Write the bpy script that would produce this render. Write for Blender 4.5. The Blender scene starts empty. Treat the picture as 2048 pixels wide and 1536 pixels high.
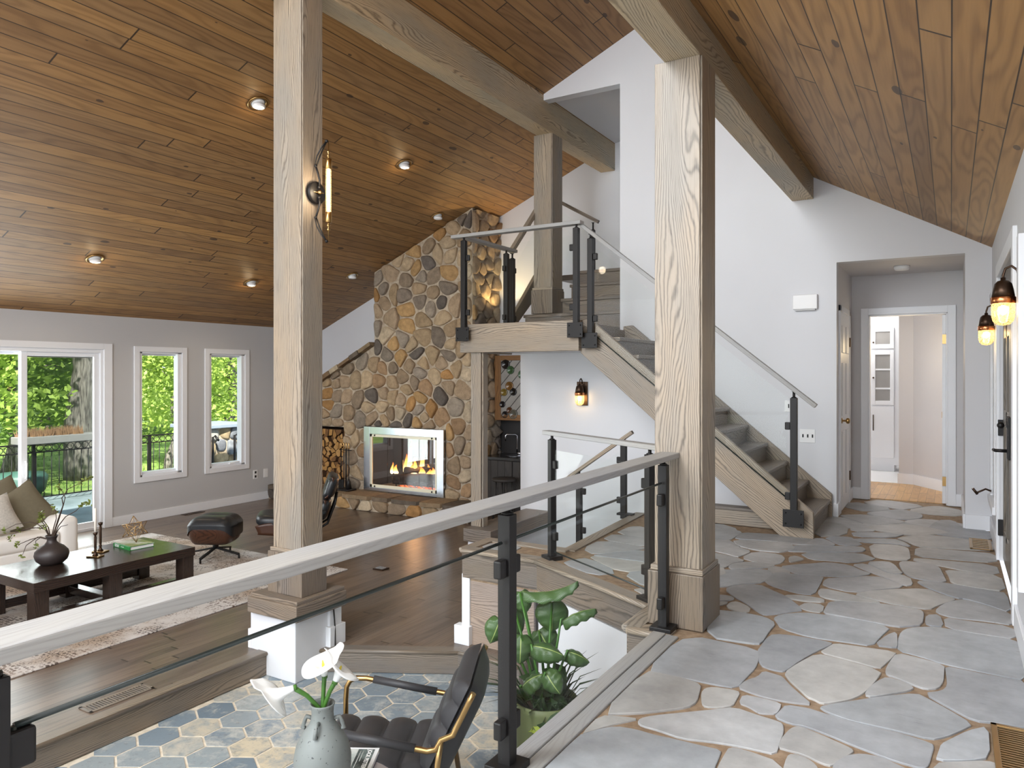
import bpy, bmesh, math, random
from mathutils import Vector, Matrix
random.seed(7)
SC = bpy.context.scene
COL = SC.collection
# ------------------------------------------------------------------ camera
F, U0, V0, H = 1465.0, 1024.0, 749.0, 1.40
TH = math.atan(878 / 1465.0); S_, C_ = math.sin(TH), math.cos(TH)
cam_d = bpy.data.cameras.new('camera'); cam = bpy.data.objects.new('camera', cam_d); COL.objects.link(cam)
cam.location = (0, 0, H); cam.rotation_euler = (math.pi / 2, 0, TH)
cam_d.sensor_width = 36; cam_d.lens = 36 * F / 2048; cam_d.shift_y = (V0 - 768) / 2048
cam_d.clip_start = 0.05; cam_d.clip_end = 300
SC.camera = cam
# ------------------------------------------------------------------ view, world, sun
SC.view_settings.view_transform = 'Standard'; SC.view_settings.look = 'None'
SC.view_settings.gamma = 1; SC.view_settings.use_curve_mapping = False
SC.view_settings.exposure = 0.12
try:
    SC.cycles.use_denoising = True
    SC.cycles.max_bounces = 10; SC.cycles.diffuse_bounces = 6; SC.cycles.glossy_bounces = 4
    SC.cycles.transparent_max_bounces = 16; SC.cycles.transmission_bounces = 6
    SC.cycles.sample_clamp_indirect = 6; SC.cycles.caustics_reflective = False; SC.cycles.caustics_refractive = False
except Exception: pass
W = bpy.data.worlds.new('world'); SC.world = W; W.use_nodes = True
_wn = W.node_tree.nodes; _bg = _wn['Background']
_tc = _wn.new('ShaderNodeTexCoord'); _sp = _wn.new('ShaderNodeSeparateXYZ'); _rp = _wn.new('ShaderNodeValToRGB')
W.node_tree.links.new(_tc.outputs['Generated'], _sp.inputs[0]); W.node_tree.links.new(_sp.outputs['Z'], _rp.inputs[0])
_rp.color_ramp.elements[0].position = 0.0; _rp.color_ramp.elements[0].color = (0.80, 0.86, 0.95, 1)
_rp.color_ramp.elements[1].position = 0.7; _rp.color_ramp.elements[1].color = (0.62, 0.77, 1.0, 1)
W.node_tree.links.new(_rp.outputs[0], _bg.inputs[0]); _bg.inputs[1].default_value = 1.25
def light(name, kind, loc, energy, color=(1, 1, 1), size=0.1, rot=None, parent=None, spot=None, size_y=None):
    d = bpy.data.lights.new(name, kind); d.energy = energy; d.color = color
    o = bpy.data.objects.new(name, d); COL.objects.link(o)
    if kind == 'AREA':
        d.size = size
        if size_y: d.shape = 'RECTANGLE'; d.size_y = size_y
    elif kind in ('POINT', 'SPOT'): d.shadow_soft_size = size
    if kind == 'SPOT': d.spot_size = spot or 1.8; d.spot_blend = 0.6
    o.location = loc
    if rot: o.rotation_euler = rot
    if parent: o.parent = parent; o.location = Vector(loc) - parent.location
    return o
sun = light('sun', 'SUN', (-12, 2, 12), 12.0, (1, .95, .85)); sun.data.angle = 0.02
sun.rotation_euler = Vector((-.55, .45, -.72)).to_track_quat('-Z', 'Y').to_euler()
# the house goes on behind the camera: fill lights added there, overhead and upstairs
light('rear_low_fill', 'AREA', (-4.2, -3.55, 1.5), 330, (.91, .95, 1), 11, (math.radians(88), 0, 0), size_y=3.4)  # wide fill added behind the camera, standing in for assumed rear windows
light('rear_high_fill', 'AREA', (-4.0, -3.55, 4.2), 520, (.92, .96, 1), 5, (math.radians(52), 0, 0), size_y=1.6)  # fill added high behind the camera to light the floors, no known window
light('foyer_top_fill', 'AREA', (-.75, -.9, 2.9), 95, (.92, .96, 1), 1.1, (math.radians(28), 0, 0), size_y=1.6)  # fill added overhead to brighten the foyer floor, the roof has no opening
light('sunken_area_top_fill', 'AREA', (-3.1, -.4, 5.1), 330, (.92, .96, 1), 1.6, (math.radians(24), 0, 0), size_y=2.2)  # assumed overhead source, added to lift the tiles and the handrail top
light('slider_daylight', 'AREA', (-10.6, 4.9, .5), 160, (.95, .98, 1), 2.2, (0, math.radians(-90), 0), size_y=2.2)
light('kitchen_fill', 'AREA', (-1.35, 11.9, 2.3), 45, (1, .97, .92), 1.2)  # fill added below the kitchen ceiling, no kitchen window modelled
light('hallway_assumed_lamp', 'POINT', (-.45, 9.6, 1.7), 7, (1, .76, .42), .12)  # assumed from the warm floor glow at the doorway, no lamp in view
light('upstairs_fill', 'AREA', (-2.1, 9.2, 4.6), 110, (1, .98, .96), 1.0, (0, math.radians(55), 0))  # fill added to brighten the upper landing and its post, no window built there
# ------------------------------------------------------------------ helpers
def srgb(r, g, b):
    f = lambda c: (c / 255 / 12.92) if c / 255 <= .04045 else ((c / 255 + .055) / 1.055) ** 2.4
    return (f(r), f(g), f(b), 1)
def ray(u, v):
    r = (u - U0) / F
    return (r * C_ - S_, r * S_ + C_, -(v - V0) / F)
def P(u, v, X=None, Y=None, Z=None):
    a, b, c = ray(u, v)
    t = X / a if X is not None else (Y / b if Y is not None else (Z - H) / c)
    return Vector((a * t, b * t, H + c * t))
class MB:
    """collects shapes; build() links them as one mesh object"""
    def __init__(s): s.v = []; s.f = []; s.uv = []; s.sm = []; s.col = []; s.cur = None
    def face(s, idx, uv=None, smooth=False):
        s.f.append(tuple(idx)); s.uv.append(uv or [(0, 0)] * len(idx)); s.sm.append(smooth); s.col.append(s.cur)
    def box(s, x0, x1, y0, y1, z0, z1, M=None, long=None):
        if x0 > x1: x0, x1 = x1, x0
        if y0 > y1: y0, y1 = y1, y0
        if z0 > z1: z0, z1 = z1, z0
        lo, hi = (x0, y0, z0), (x1, y1, z1); n = len(s.v)
        cs = [((hi[0] if i & 1 else lo[0]), (hi[1] if i & 2 else lo[1]), (hi[2] if i & 4 else lo[2])) for i in range(8)]
        for c in cs:
            p = Vector(c); s.v.append(M @ p if M else p)
        L = long if long is not None else max(range(3), key=lambda k: hi[k] - lo[k])
        for fc, ax in (((0, 4, 6, 2), 0), ((1, 3, 7, 5), 0), ((0, 1, 5, 4), 1), ((2, 6, 7, 3), 1), ((0, 2, 3, 1), 2), ((4, 5, 7, 6), 2)):
            o = [k for k in range(3) if k != ax]
            if L in o: a = L; b = [k for k in o if k != L][0]
            else: a, b = o
            off = ax * 3.7 + n * .013
            s.face([n + i for i in fc], [(cs[i][a], cs[i][b] + off) for i in fc])
        return s
    def bar(s, p, q, w, h, up=(0, 0, 1), ext=0):
        p, q = Vector(p), Vector(q); d = (q - p); l = d.length; d.normalize(); up = Vector(up)
        if abs(d.dot(up)) > .98: up = Vector((1, 0, 0))
        y = up.cross(d).normalized(); z = d.cross(y)
        M = Matrix(((d.x, y.x, z.x, p.x), (d.y, y.y, z.y, p.y), (d.z, y.z, z.z, p.z), (0, 0, 0, 1)))
        return s.box(-ext, l + ext, -w / 2, w / 2, -h / 2, h / 2, M, 0)
    def tube(s, pts, r, n=10, closed=False, cap=True, flat=1.0):
        pts = [Vector(p) for p in pts]; m = len(pts); rr = r if isinstance(r, (list, tuple)) else [r] * m
        base = len(s.v); ref = None
        for i, p in enumerate(pts):
            a = pts[(i - 1) % m] if closed or i > 0 else p
            b = pts[(i + 1) % m] if closed or i < m - 1 else p
            t = (b - a).normalized()
            if ref is None:
                ref = Vector((0, 0, 1)) if abs(t.z) < .9 else Vector((1, 0, 0))
            x = (ref - t * ref.dot(t)).normalized(); ref = x; y = t.cross(x)
            for k in range(n):
                an = 2 * math.pi * k / n
                s.v.append(p + (x * math.cos(an) + y * math.sin(an) * flat) * rr[i])
        L = 0
        for i in range(m if closed else m - 1):
            j = (i + 1) % m; L2 = L + (pts[j] - pts[i]).length
            for k in range(n):
                k2 = (k + 1) % n
                s.face([base + i * n + k, base + i * n + k2, base + j * n + k2, base + j * n + k],
                       [(L, k / n * .2), (L, (k + 1) / n * .2), (L2, (k + 1) / n * .2), (L2, k / n * .2)], True)
            L = L2
        if cap and not closed:
            s.face([base + k for k in range(n)][::-1]); s.face([base + (m - 1) * n + k for k in range(n)])
        return s
    def lathe(s, prof, c=(0, 0, 0), n=24, M=None):
        base = len(s.v); c = Vector(c); m = len(prof)
        for r, z in prof:
            for k in range(n):
                an = 2 * math.pi * k / n; p = Vector((r * math.cos(an), r * math.sin(an), z))
                s.v.append((M @ p if M else p) + c)
        for i in range(m - 1):
            for k in range(n):
                k2 = (k + 1) % n
                s.face([base + i * n + k, base + i * n + k2, base + (i + 1) * n + k2, base + (i + 1) * n + k], None, True)
        if prof[0][0] > 1e-4: s.face([base + k for k in range(n)][::-1])
        if prof[-1][0] > 1e-4: s.face([base + (m - 1) * n + k for k in range(n)])
        return s
    def ball(s, c, r, n=12, sc=(1, 1, 1)):
        pr = [(r * math.sin(math.pi * i / n), -r * math.cos(math.pi * i / n)) for i in range(n + 1)]
        pr[0] = (1e-5, pr[0][1]); pr[-1] = (1e-5, pr[-1][1])
        return s.lathe(pr, c, n * 2, Matrix.Diagonal((sc[0], sc[1], sc[2], 1)))
    def prism(s, poly, fn0, fn1, along=None):
        """poly: 2D points; fn0/fn1 map (a,b) to 3D for the two faces; along=(cos,sin): grain direction in 2D"""
        n = len(s.v); m = len(poly); ca, sa = along or (1, 0)
        uv = [(a * ca + b * sa, -a * sa + b * ca) for a, b in poly]
        for a, b in poly: s.v.append(Vector(fn0(a, b)))
        for a, b in poly: s.v.append(Vector(fn1(a, b)))
        s.face(list(range(n, n + m))[::-1], uv[::-1]); s.face(list(range(n + m, n + 2 * m)), uv)
        for i in range(m):
            j = (i + 1) % m; l = math.dist(poly[i], poly[j])
            s.face([n + i, n + j, n + m + j, n + m + i], [(0, 5), (l, 5), (l, 5.08), (0, 5.08)])
        return s
    def surf(s, fn, nu, nv, closed_u=False):
        b = len(s.v)
        for i in range(nu + 1):
            for j in range(nv + 1): s.v.append(Vector(fn(i / nu, j / nv)))
        for i in range(nu):
            for j in range(nv):
                a = b + i * (nv + 1) + j
                s.face([a, a + 1, a + nv + 2, a + nv + 1], [(i / nu, j / nv), (i / nu, (j + 1) / nv), ((i + 1) / nu, (j + 1) / nv), ((i + 1) / nu, j / nv)], True)
        return s
    def build(s, name, mat, parent=None, bevel=0, solid=0, subsurf=0, fix=True, xf=None):
        me = bpy.data.meshes.new(name)
        root = parent
        while root is not None and root.parent is not None: root = root.parent
        off = Vector(root.location) if root is not None else Vector((0, 0, 0))
        vs = [(xf @ v if xf else v) - off for v in s.v]
        me.from_pydata([tuple(v) for v in vs], [], s.f)
        ul = me.uv_layers.new(name='UVMap'); k = 0
        flat = []
        for u in s.uv:
            for a in u: flat += [a[0], a[1]]
        ul.data.foreach_set('uv', flat)
        me.polygons.foreach_set('use_smooth', s.sm)
        if any(c is not None for c in s.col):
            ca = me.color_attributes.new('Col', 'FLOAT_COLOR', 'CORNER'); fl = []
            for f, c in zip(s.f, s.col):
                c = c or (.5, .5, .5)
                for _ in f: fl += [c[0], c[1], c[2], 1]
            ca.data.foreach_set('color', fl)
        me.materials.append(mat)
        if fix:
            bm = bmesh.new(); bm.from_mesh(me); bmesh.ops.recalc_face_normals(bm, faces=bm.faces); bm.to_mesh(me); bm.free()
        o = bpy.data.objects.new(name, me); COL.objects.link(o)
        if parent is not None: o.parent = parent
        if bevel:
            b = o.modifiers.new('bevel', 'BEVEL'); b.width = bevel; b.segments = 2; b.limit_method = 'ANGLE'; b.angle_limit = .7
        if solid:
            b = o.modifiers.new('solid', 'SOLIDIFY'); b.thickness = solid; b.offset = 0
        if subsurf:
            b = o.modifiers.new('sub', 'SUBSURF'); b.levels = subsurf; b.render_levels = subsurf
        return o
def B(*a, **k): return MB().box(*a, **k)
def tag(o, label, cat, group=None):
    o['label'] = label; o['category'] = cat
    if group: o['group'] = group
    return o
def thing(name, label, cat, loc=(0, 0, 0), group=None):
    o = bpy.data.objects.new(name, None); COL.objects.link(o); o.location = loc; o.empty_display_size = .1
    return tag(o, label, cat, group)
def struct(o, kind='structure'): o['kind'] = kind; return o
def copy_tree(o, loc, rz=None, label=None):
    c = o.copy(); COL.objects.link(c); c.location = loc
    if rz is not None: c.rotation_euler = (0, 0, rz)
    if label: c['label'] = label
    def rec(src, dst):
        for ch in list(src.children):
            d = ch.copy(); COL.objects.link(d); d.parent = dst; rec(ch, d)
    rec(o, c)
    return c
# ------------------------------------------------------------------ materials
class NT:
    def __init__(s, name):
        s.m = bpy.data.materials.new(name); s.m.use_nodes = True; s.t = s.m.node_tree; s.t.nodes.clear()
        s.out = s.t.nodes.new('ShaderNodeOutputMaterial')
    def n(s, kind, **kw):
        nd = s.t.nodes.new('ShaderNode' + kind)
        for k, v in kw.items():
            if k.startswith('_'): setattr(nd, k[1:], v)
            else:
                key = int(k[1:]) if k[0] == 'i' and k[1:].isdigit() else k.replace('_', ' ')
                s.put(nd.inputs[key], v)
        return nd
    def put(s, inp, v):
        if isinstance(v, bpy.types.NodeSocket): s.t.links.new(v, inp)
        else: inp.default_value = v
    def math(s, op, a, b=0.0, c=0.0, clamp=False):
        nd = s.t.nodes.new('ShaderNodeMath'); nd.operation = op; nd.use_clamp = clamp
        s.put(nd.inputs[0], a); s.put(nd.inputs[1], b); s.put(nd.inputs[2], c); return nd.outputs[0]
    def mix(s, fac, a, b, mode='MIX'):
        nd = s.t.nodes.new('ShaderNodeMix'); nd.data_type = 'RGBA'; nd.blend_type = mode; nd.clamp_factor = True
        s.put(nd.inputs[0], fac); s.put(nd.inputs[6], a); s.put(nd.inputs[7], b); return nd.outputs[2]
    def ramp(s, fac, stops, interp='LINEAR'):
        nd = s.t.nodes.new('ShaderNodeValToRGB'); nd.color_ramp.interpolation = interp; e = nd.color_ramp.elements
        while len(e) < len(stops): e.new(.5)
        for q, (p, c) in zip(e, stops): q.position = p; q.color = c if len(c) == 4 else (*c, 1)
        s.put(nd.inputs[0], fac); return nd.outputs[0]
    def noise(s, vec, scale=1, detail=2, rough=.5, dist=0.0):
        nd = s.n('TexNoise', Vector=vec, Scale=scale, Detail=detail, Roughness=rough, Distortion=dist); return nd.outputs[0]
    def xyz(s, x, y, z=0.0):
        nd = s.t.nodes.new('ShaderNodeCombineXYZ'); s.put(nd.inputs[0], x); s.put(nd.inputs[1], y); s.put(nd.inputs[2], z); return nd.outputs[0]
    def sep(s, v):
        nd = s.n('SeparateXYZ', i0=v); return nd.outputs
    def tc(s, w='Object'): return s.n('TexCoord').outputs[w]
    def bump(s, h, strength=.2, dist=.01):
        return s.n('Bump', Height=h, Strength=strength, Distance=dist).outputs[0]
    def bsdf(s, col, rough=.5, metal=0.0, normal=None, spec=.5, emit=None, estr=0.0, sss=0.0, coat=0.0):
        b = s.t.nodes.new('ShaderNodeBsdfPrincipled'); s.put(b.inputs['Base Color'], col); s.put(b.inputs['Roughness'], rough)
        s.put(b.inputs['Metallic'], metal); s.put(b.inputs['Specular IOR Level'], spec)
        if normal is not None: s.put(b.inputs['Normal'], normal)
        if emit is not None: s.put(b.inputs['Emission Color'], emit); s.put(b.inputs['Emission Strength'], estr)
        if coat: s.put(b.inputs['Coat Weight'], coat); s.put(b.inputs['Coat Roughness'], .1)
        s.t.links.new(b.outputs[0], s.out.inputs[0]); return s.m
def plain(name, rgb, rough=.5, metal=0.0, spec=.5, var=.06, scale=6, bump=0.0):
    t = NT(name); c = srgb(*rgb); v = t.tc()
    n = t.noise(v, scale, 3)
    d = tuple(x * (1 - var * 2) for x in c[:3]) + (1,); l = tuple(min(1, x * (1 + var)) for x in c[:3]) + (1,)
    col = t.mix(n, d, l)
    nm = t.bump(t.noise(v, 140, 2), bump, .004) if bump else None
    return t.bsdf(col, rough, metal, nm, spec)
def emis(name, rgb, strength):
    t = NT(name); e = t.n('Emission', Color=(*rgb, 1), Strength=strength); t.t.links.new(e.outputs[0], t.out.inputs[0]); return t.m
def wood(name, light, dark, grey=None, rough=.45, rings=70, contrast=.62, scale=1.0, streak=.4, spec=.4):
    t = NT(name); uv = t.sep(t.tc('UV')); rnd = t.n('ObjectInfo').outputs['Random']
    u = t.math('MULTIPLY', t.math('ADD', uv[0], t.math('MULTIPLY', rnd, 31.0)), scale)
    v = t.math('MULTIPLY', t.math('ADD', uv[1], t.math('MULTIPLY', rnd, 7.0)), scale)
    n1 = t.noise(t.xyz(t.math('MULTIPLY', u, .75), t.math('MULTIPLY', v, 4.5)), 1.0, 1.2, .4)
    ph = t.math('ADD', v, t.math('MULTIPLY', n1, .30))
    ph = t.math('ADD', ph, t.math('MULTIPLY', t.noise(t.xyz(t.math('MULTIPLY', u, 9.0), t.math('MULTIPLY', v, 20.0)), 1.0, 2, .5), .012))
    ring = t.math('MULTIPLY_ADD', t.math('SINE', t.math('MULTIPLY', ph, rings * 6.283)), .5, .5)
    ring = t.math('POWER', ring, 3.0)
    st = t.noise(t.xyz(t.math('MULTIPLY', u, 4.0), t.math('MULTIPLY', v, 130.0)), 1.0, 2, .6)
    pore = t.math('MULTIPLY', t.math('GREATER_THAN', st, .58), .45)
    f = t.math('MULTIPLY', ring, contrast)
    f = t.math('ADD', t.math('MULTIPLY', f, t.math('MULTIPLY_ADD', st, .8, .6)), t.math('MULTIPLY', pore, streak), clamp=True)
    big = t.noise(t.xyz(t.math('MULTIPLY', u, .9), t.math('MULTIPLY', v, 3.0), 4.0), 1.0, 3, .55)
    lc = light
    if grey: lc = t.mix(t.ramp(big, [(.35, (0, 0, 0)), (.65, (1, 1, 1))]), light, grey)
    col = t.mix(f, lc, dark)
    return t.bsdf(col, rough, 0, t.bump(f, .12, .003), spec)
def planks(name, width, length, stops, ax='X', sc=1.0, groove=.035, knots=True, rough=.5, gcol=(.02, .012, .008, 1), dark=.5, spec=.4, ring=9, grey=None):
    t = NT(name); p = t.sep(t.tc('Object'))
    a = t.math('MULTIPLY', p[0] if ax == 'X' else p[1], sc / width); b = p[1] if ax == 'X' else p[0]
    row = t.math('FLOOR', a); fr = t.math('SUBTRACT', a, row)
    wn = t.n('TexWhiteNoise', _noise_dimensions='1D', W=row).outputs['Value']
    bl = t.math('ADD', t.math('DIVIDE', b, length), t.math('MULTIPLY', wn, 13.7))
    seg = t.math('FLOOR', bl); fs = t.math('SUBTRACT', bl, seg)
    cell = t.n('TexWhiteNoise', _noise_dimensions='2D', Vector=t.xyz(row, seg)).outputs['Value']
    base = t.ramp(cell, stops)
    off = t.math('MULTIPLY', cell, 57.0)
    n1 = t.noise(t.xyz(t.math('ADD', t.math('MULTIPLY', b, .7), off), t.math('ADD', t.math('MULTIPLY', fr, .75), off), off), 1.0, 1.5, .4)
    rg = t.math('POWER', t.math('MULTIPLY_ADD', t.math('SINE', t.math('MULTIPLY', n1, ring * 6.283)), .5, .5), 2.0)
    st = t.noise(t.xyz(t.math('MULTIPLY', b, 3.0), t.math('MULTIPLY', a, 11.0), off), 1.0, 3, .6)
    sh = t.math('ADD', t.math('MULTIPLY', rg, .5), t.math('MULTIPLY', st, .6))
    col = t.mix(t.math('MULTIPLY', sh, dark, clamp=True), base, t.mix(1.0, base, (.28, .22, .2, 1), 'MULTIPLY'))
    if grey: col = t.mix(t.math('MULTIPLY', t.ramp(t.noise(t.xyz(t.math('MULTIPLY', b, .8), t.math('MULTIPLY', a, .5), off), 1.0, 3), [(.4, (0, 0, 0)), (.7, (1, 1, 1))]), .5), col, grey)
    if knots:
        vo = t.n('TexVoronoi', Vector=t.xyz(t.math('MULTIPLY', b, 2.6), t.math('MULTIPLY', a, .8), 0.0), Scale=1.0, Randomness=1.0)
        kn = t.math('LESS_THAN', t.math('ADD', vo.outputs['Distance'], t.math('MULTIPLY', t.noise(t.xyz(b, a), 9, 1), .05)), t.math('MULTIPLY_ADD', t.math('POWER', t.sep(vo.outputs['Color'])[0], 1.5), .21, .01))
        col = t.mix(t.math('MULTIPLY', kn, .75), col, (.03, .02, .018, 1))
    g = t.math('MAXIMUM', t.math('LESS_THAN', fr, groove), t.math('LESS_THAN', fs, .006 * 2.4 / length))
    col = t.mix(t.math('MULTIPLY', g, .92), col, gcol)
    return t.bsdf(col, rough, 0, t.bump(t.math('SUBTRACT', 1.0, g), .4, .004), spec)
M = {}
M['white'] = plain('white_paint', (216, 217, 221), .55, var=.02, scale=2)
M['trimwhite'] = plain('white_trim_paint', (232, 234, 238), .35, var=.01)
M['grey'] = plain('grey_wall_tone', (192, 192, 193), .6, var=.02, scale=2)  # left window wall, a step greyer than the white walls
M['hallgrey'] = plain('hall_wall_paint', (205, 203, 204), .6, var=.02, scale=2)
CST = [(0, srgb(142, 108, 70)), (.3, srgb(160, 121, 75)), (.6, srgb(170, 130, 80)), (.85, srgb(154, 120, 80)), (1, srgb(182, 139, 84))]
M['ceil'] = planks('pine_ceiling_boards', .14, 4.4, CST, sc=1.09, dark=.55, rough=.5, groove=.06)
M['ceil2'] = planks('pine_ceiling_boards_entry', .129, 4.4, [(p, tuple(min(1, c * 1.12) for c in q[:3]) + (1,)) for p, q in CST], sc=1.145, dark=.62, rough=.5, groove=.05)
M['livfloor'] = planks('grey_brown_oak_floor', .09, 1.5, [(0, srgb(100, 87, 77)), (.4, srgb(116, 101, 89)), (.7, srgb(126, 109, 94)), (1, srgb(108, 95, 85))], groove=.02, knots=False, rough=.3, dark=.6, spec=.5)
M['oakfloor'] = planks('honey_oak_floor', .08, .9, [(0, srgb(200, 156, 96)), (.5, srgb(214, 172, 112)), (1, srgb(186, 142, 84))], groove=.03, knots=False, rough=.3, dark=.35)
M['oak'] = wood('greyed_oak', srgb(164, 147, 126), srgb(78, 70, 63), srgb(146, 139, 129), rough=.45)
M['oakrail'] = wood('pale_grey_oak_rail', srgb(156, 154, 149), srgb(112, 108, 104), srgb(150, 151, 153), rough=.4, contrast=.2, rings=70)
M['oakdark'] = wood('brown_grey_oak', srgb(134, 119, 102), srgb(62, 56, 51), srgb(118, 110, 103), rough=.38)
M['beam'] = wood('weathered_beam_oak', srgb(196, 174, 140), srgb(96, 82, 66), srgb(172, 162, 142), rough=.5)
M['espresso'] = wood('espresso_wood', srgb(50, 38, 32), srgb(24, 18, 16), rough=.22, contrast=.5, spec=.6)
M['walnut'] = wood('walnut_shell', srgb(74, 46, 32), srgb(34, 21, 15), rough=.3)
M['barn'] = wood('dark_barn_wood', srgb(60, 53, 48), srgb(22, 20, 18), srgb(46, 42, 40), rough=.6)
M['rustic'] = wood('rustic_brown_wood', srgb(134, 96, 58), srgb(70, 46, 26), rough=.5)
M['doorwood'] = wood('weathered_door_wood', srgb(122, 112, 98), srgb(44, 40, 36), srgb(104, 102, 98), rough=.35)
M['blackmetal'] = plain('black_metal', (24, 22, 22), .45, 0, .35, var=.05)
M['bronze'] = plain('dark_bronze', (74, 56, 44), .35, .8, var=.05)
M['brass'] = plain('aged_brass', (176, 142, 92), .28, 1, var=.06)
M['copper'] = plain('copper_band', (214, 140, 92), .25, 1, var=.04)
M['steel'] = plain('brushed_steel', (212, 218, 228), .22, 1, var=.03)
M['chrome'] = plain('chrome', (220, 220, 222), .12, 1, var=.01)
M['blackleather'] = plain('black_leather', (32, 34, 37), .38, 0, .5, var=.1, bump=.08)
M['greyleather'] = plain('charcoal_leather', (52, 51, 54), .5, 0, .4, var=.12, scale=9, bump=.1)
M['sofa'] = plain('white_slipcover', (236, 232, 226), .9, var=.03, bump=.05)
M['olive'] = plain('olive_linen', (112, 104, 84), .9, var=.08, scale=40, bump=.2)
M['print'] = plain('printed_linen', (196, 190, 180), .9, var=.2, scale=60)
M['darkclay'] = plain('dark_clay', (52, 44, 42), .45, var=.1)
M['candle'] = plain('candle_wax', (236, 228, 216), .5, var=.02)
M['twig'] = plain('twig_bark', (66, 50, 38), .8, var=.15)
M['plastic'] = plain('white_plastic', (238, 238, 238), .4, var=.01)
M['slot'] = plain('dark_slot', (30, 28, 28), .6)
M['paper'] = plain('book_pages', (232, 230, 226), .8, var=.04, scale=90)
M['pot'] = plain('olive_green_pot', (128, 138, 92), .45, var=.1)
M['soil'] = plain('dark_soil', (48, 38, 30), .95, var=.2, scale=30)
M['blackstone'] = plain('black_counter_stone', (34, 33, 34), .2, 0, .6, var=.1, scale=30)
M['bluestone'] = plain('bluestone_cap', (140, 152, 166), .7, var=.1)
M['cream'] = plain('cream_enamel', (240, 234, 208), .3, var=.02)
def two_tone(name, a, b, scale, lo=.4, hi=.6, rough=.6, detail=4, bump=0.0, spec=.4):
    t = NT(name); v = t.tc(); n = t.noise(v, scale, detail, .6)
    col = t.mix(t.ramp(n, [(lo, (0, 0, 0)), (hi, (1, 1, 1))]), srgb(*a), srgb(*b))
    return t.bsdf(col, rough, 0, t.bump(n, bump, .01) if bump else None, spec)
M['vase'] = two_tone('speckled_stoneware', (118, 122, 120), (66, 68, 68), 70, .66, .7, .5, 2)
M['mortar'] = two_tone('wall_mortar', (186, 172, 152), (164, 148, 128), 14, bump=.5, rough=.95)
M['floormortar'] = two_tone('sandy_mortar', (158, 136, 112), (136, 114, 92), 20, bump=.3, rough=.8)
M['grout'] = two_tone('cream_grout', (222, 210, 192), (206, 192, 172), 20, rough=.8)
M['lawn'] = two_tone('lawn_grass', (150, 174, 90), (108, 138, 66), 3, rough=.95)
M['patio'] = two_tone('patio_slate', (168, 182, 188), (138, 152, 156), 1.2, rough=.6)
M['logbark'] = two_tone('log_bark', (74, 56, 42), (48, 36, 28), 18, rough=.9)
M['charred'] = two_tone('charred_log', (52, 36, 28), (20, 14, 12), 14, rough=.9, bump=.5)
def attr_mat(name, rough, n_scale, amp, bump, stretch=(1, 1, 1), spec=.35, streak=None, bl=.01):
    t = NT(name); c = t.n('Attribute', _attribute_name='Col').outputs['Color']; v = t.n('Mapping', Vector=t.tc(), Scale=stretch).outputs[0]
    n = t.noise(v, n_scale, 5, .62); n2 = t.noise(v, n_scale * 5, 3, .6)
    f = t.math('ADD', t.math('MULTIPLY', n, .7), t.math('MULTIPLY', n2, .3))
    g = t.ramp(f, [(.25, (1 - amp, 1 - amp, 1 - amp)), (.75, (1 + amp * .5, 1 + amp * .5, 1 + amp * .5))])
    col = t.mix(1.0, c, g, 'MULTIPLY')
    if streak:
        k = t.noise(t.n('Mapping', Vector=t.tc(), Scale=streak, Rotation=(0, 0, .5)).outputs[0], 1, 4, .7)
        col = t.mix(t.ramp(k, [(.66, (0, 0, 0)), (.72, (.6, .6, .6))]), col, (.1, .09, .085, 1))
    return t.bsdf(col, rough, 0, t.bump(f, bump, bl), spec)
M['stone'] = attr_mat('field_stone', .8, 12, .5, .6, spec=.25)
M['flag'] = attr_mat('flagstone', .4, 3, .42, .35, spec=.35, streak=(3.5, 30, 1), bl=.01)
M['tile'] = None
M['splitwood'] = attr_mat('split_firewood', .85, 20, .4, .3)
def tile_mat():
    t = NT('blue_sand_hex_tile'); c = t.sep(t.n('Attribute', _attribute_name='Col').outputs['Color']); v = t.tc()
    off = t.math('MULTIPLY', c[2], 40.0); p = t.n('VectorMath', _operation='ADD', i0=v, i1=t.xyz(off, off, off)).outputs[0]
    n = t.noise(p, 9, 7, .72, .4); n2 = t.noise(p, 34, 4, .7)
    blue = t.ramp(c[0], [(0, srgb(106, 122, 135)), (.5, srgb(132, 145, 155)), (1, srgb(152, 159, 160))])
    pale = t.ramp(c[1], [(0, srgb(196, 190, 178)), (.5, srgb(188, 190, 188)), (1, srgb(202, 186, 156))])
    f = t.math('ADD', n, t.math('MULTIPLY_ADD', c[1], .30, -.20))
    col = t.mix(t.ramp(f, [(.38, (0, 0, 0)), (.62, (1, 1, 1))]), blue, pale)
    col = t.mix(t.ramp(n2, [(.56, (0, 0, 0)), (.7, (.5, .5, .5))]), col, srgb(104, 100, 98))
    return t.bsdf(col, .3, 0, t.bump(n2, .1, .003), .5)
M['tile'] = tile_mat()
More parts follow.
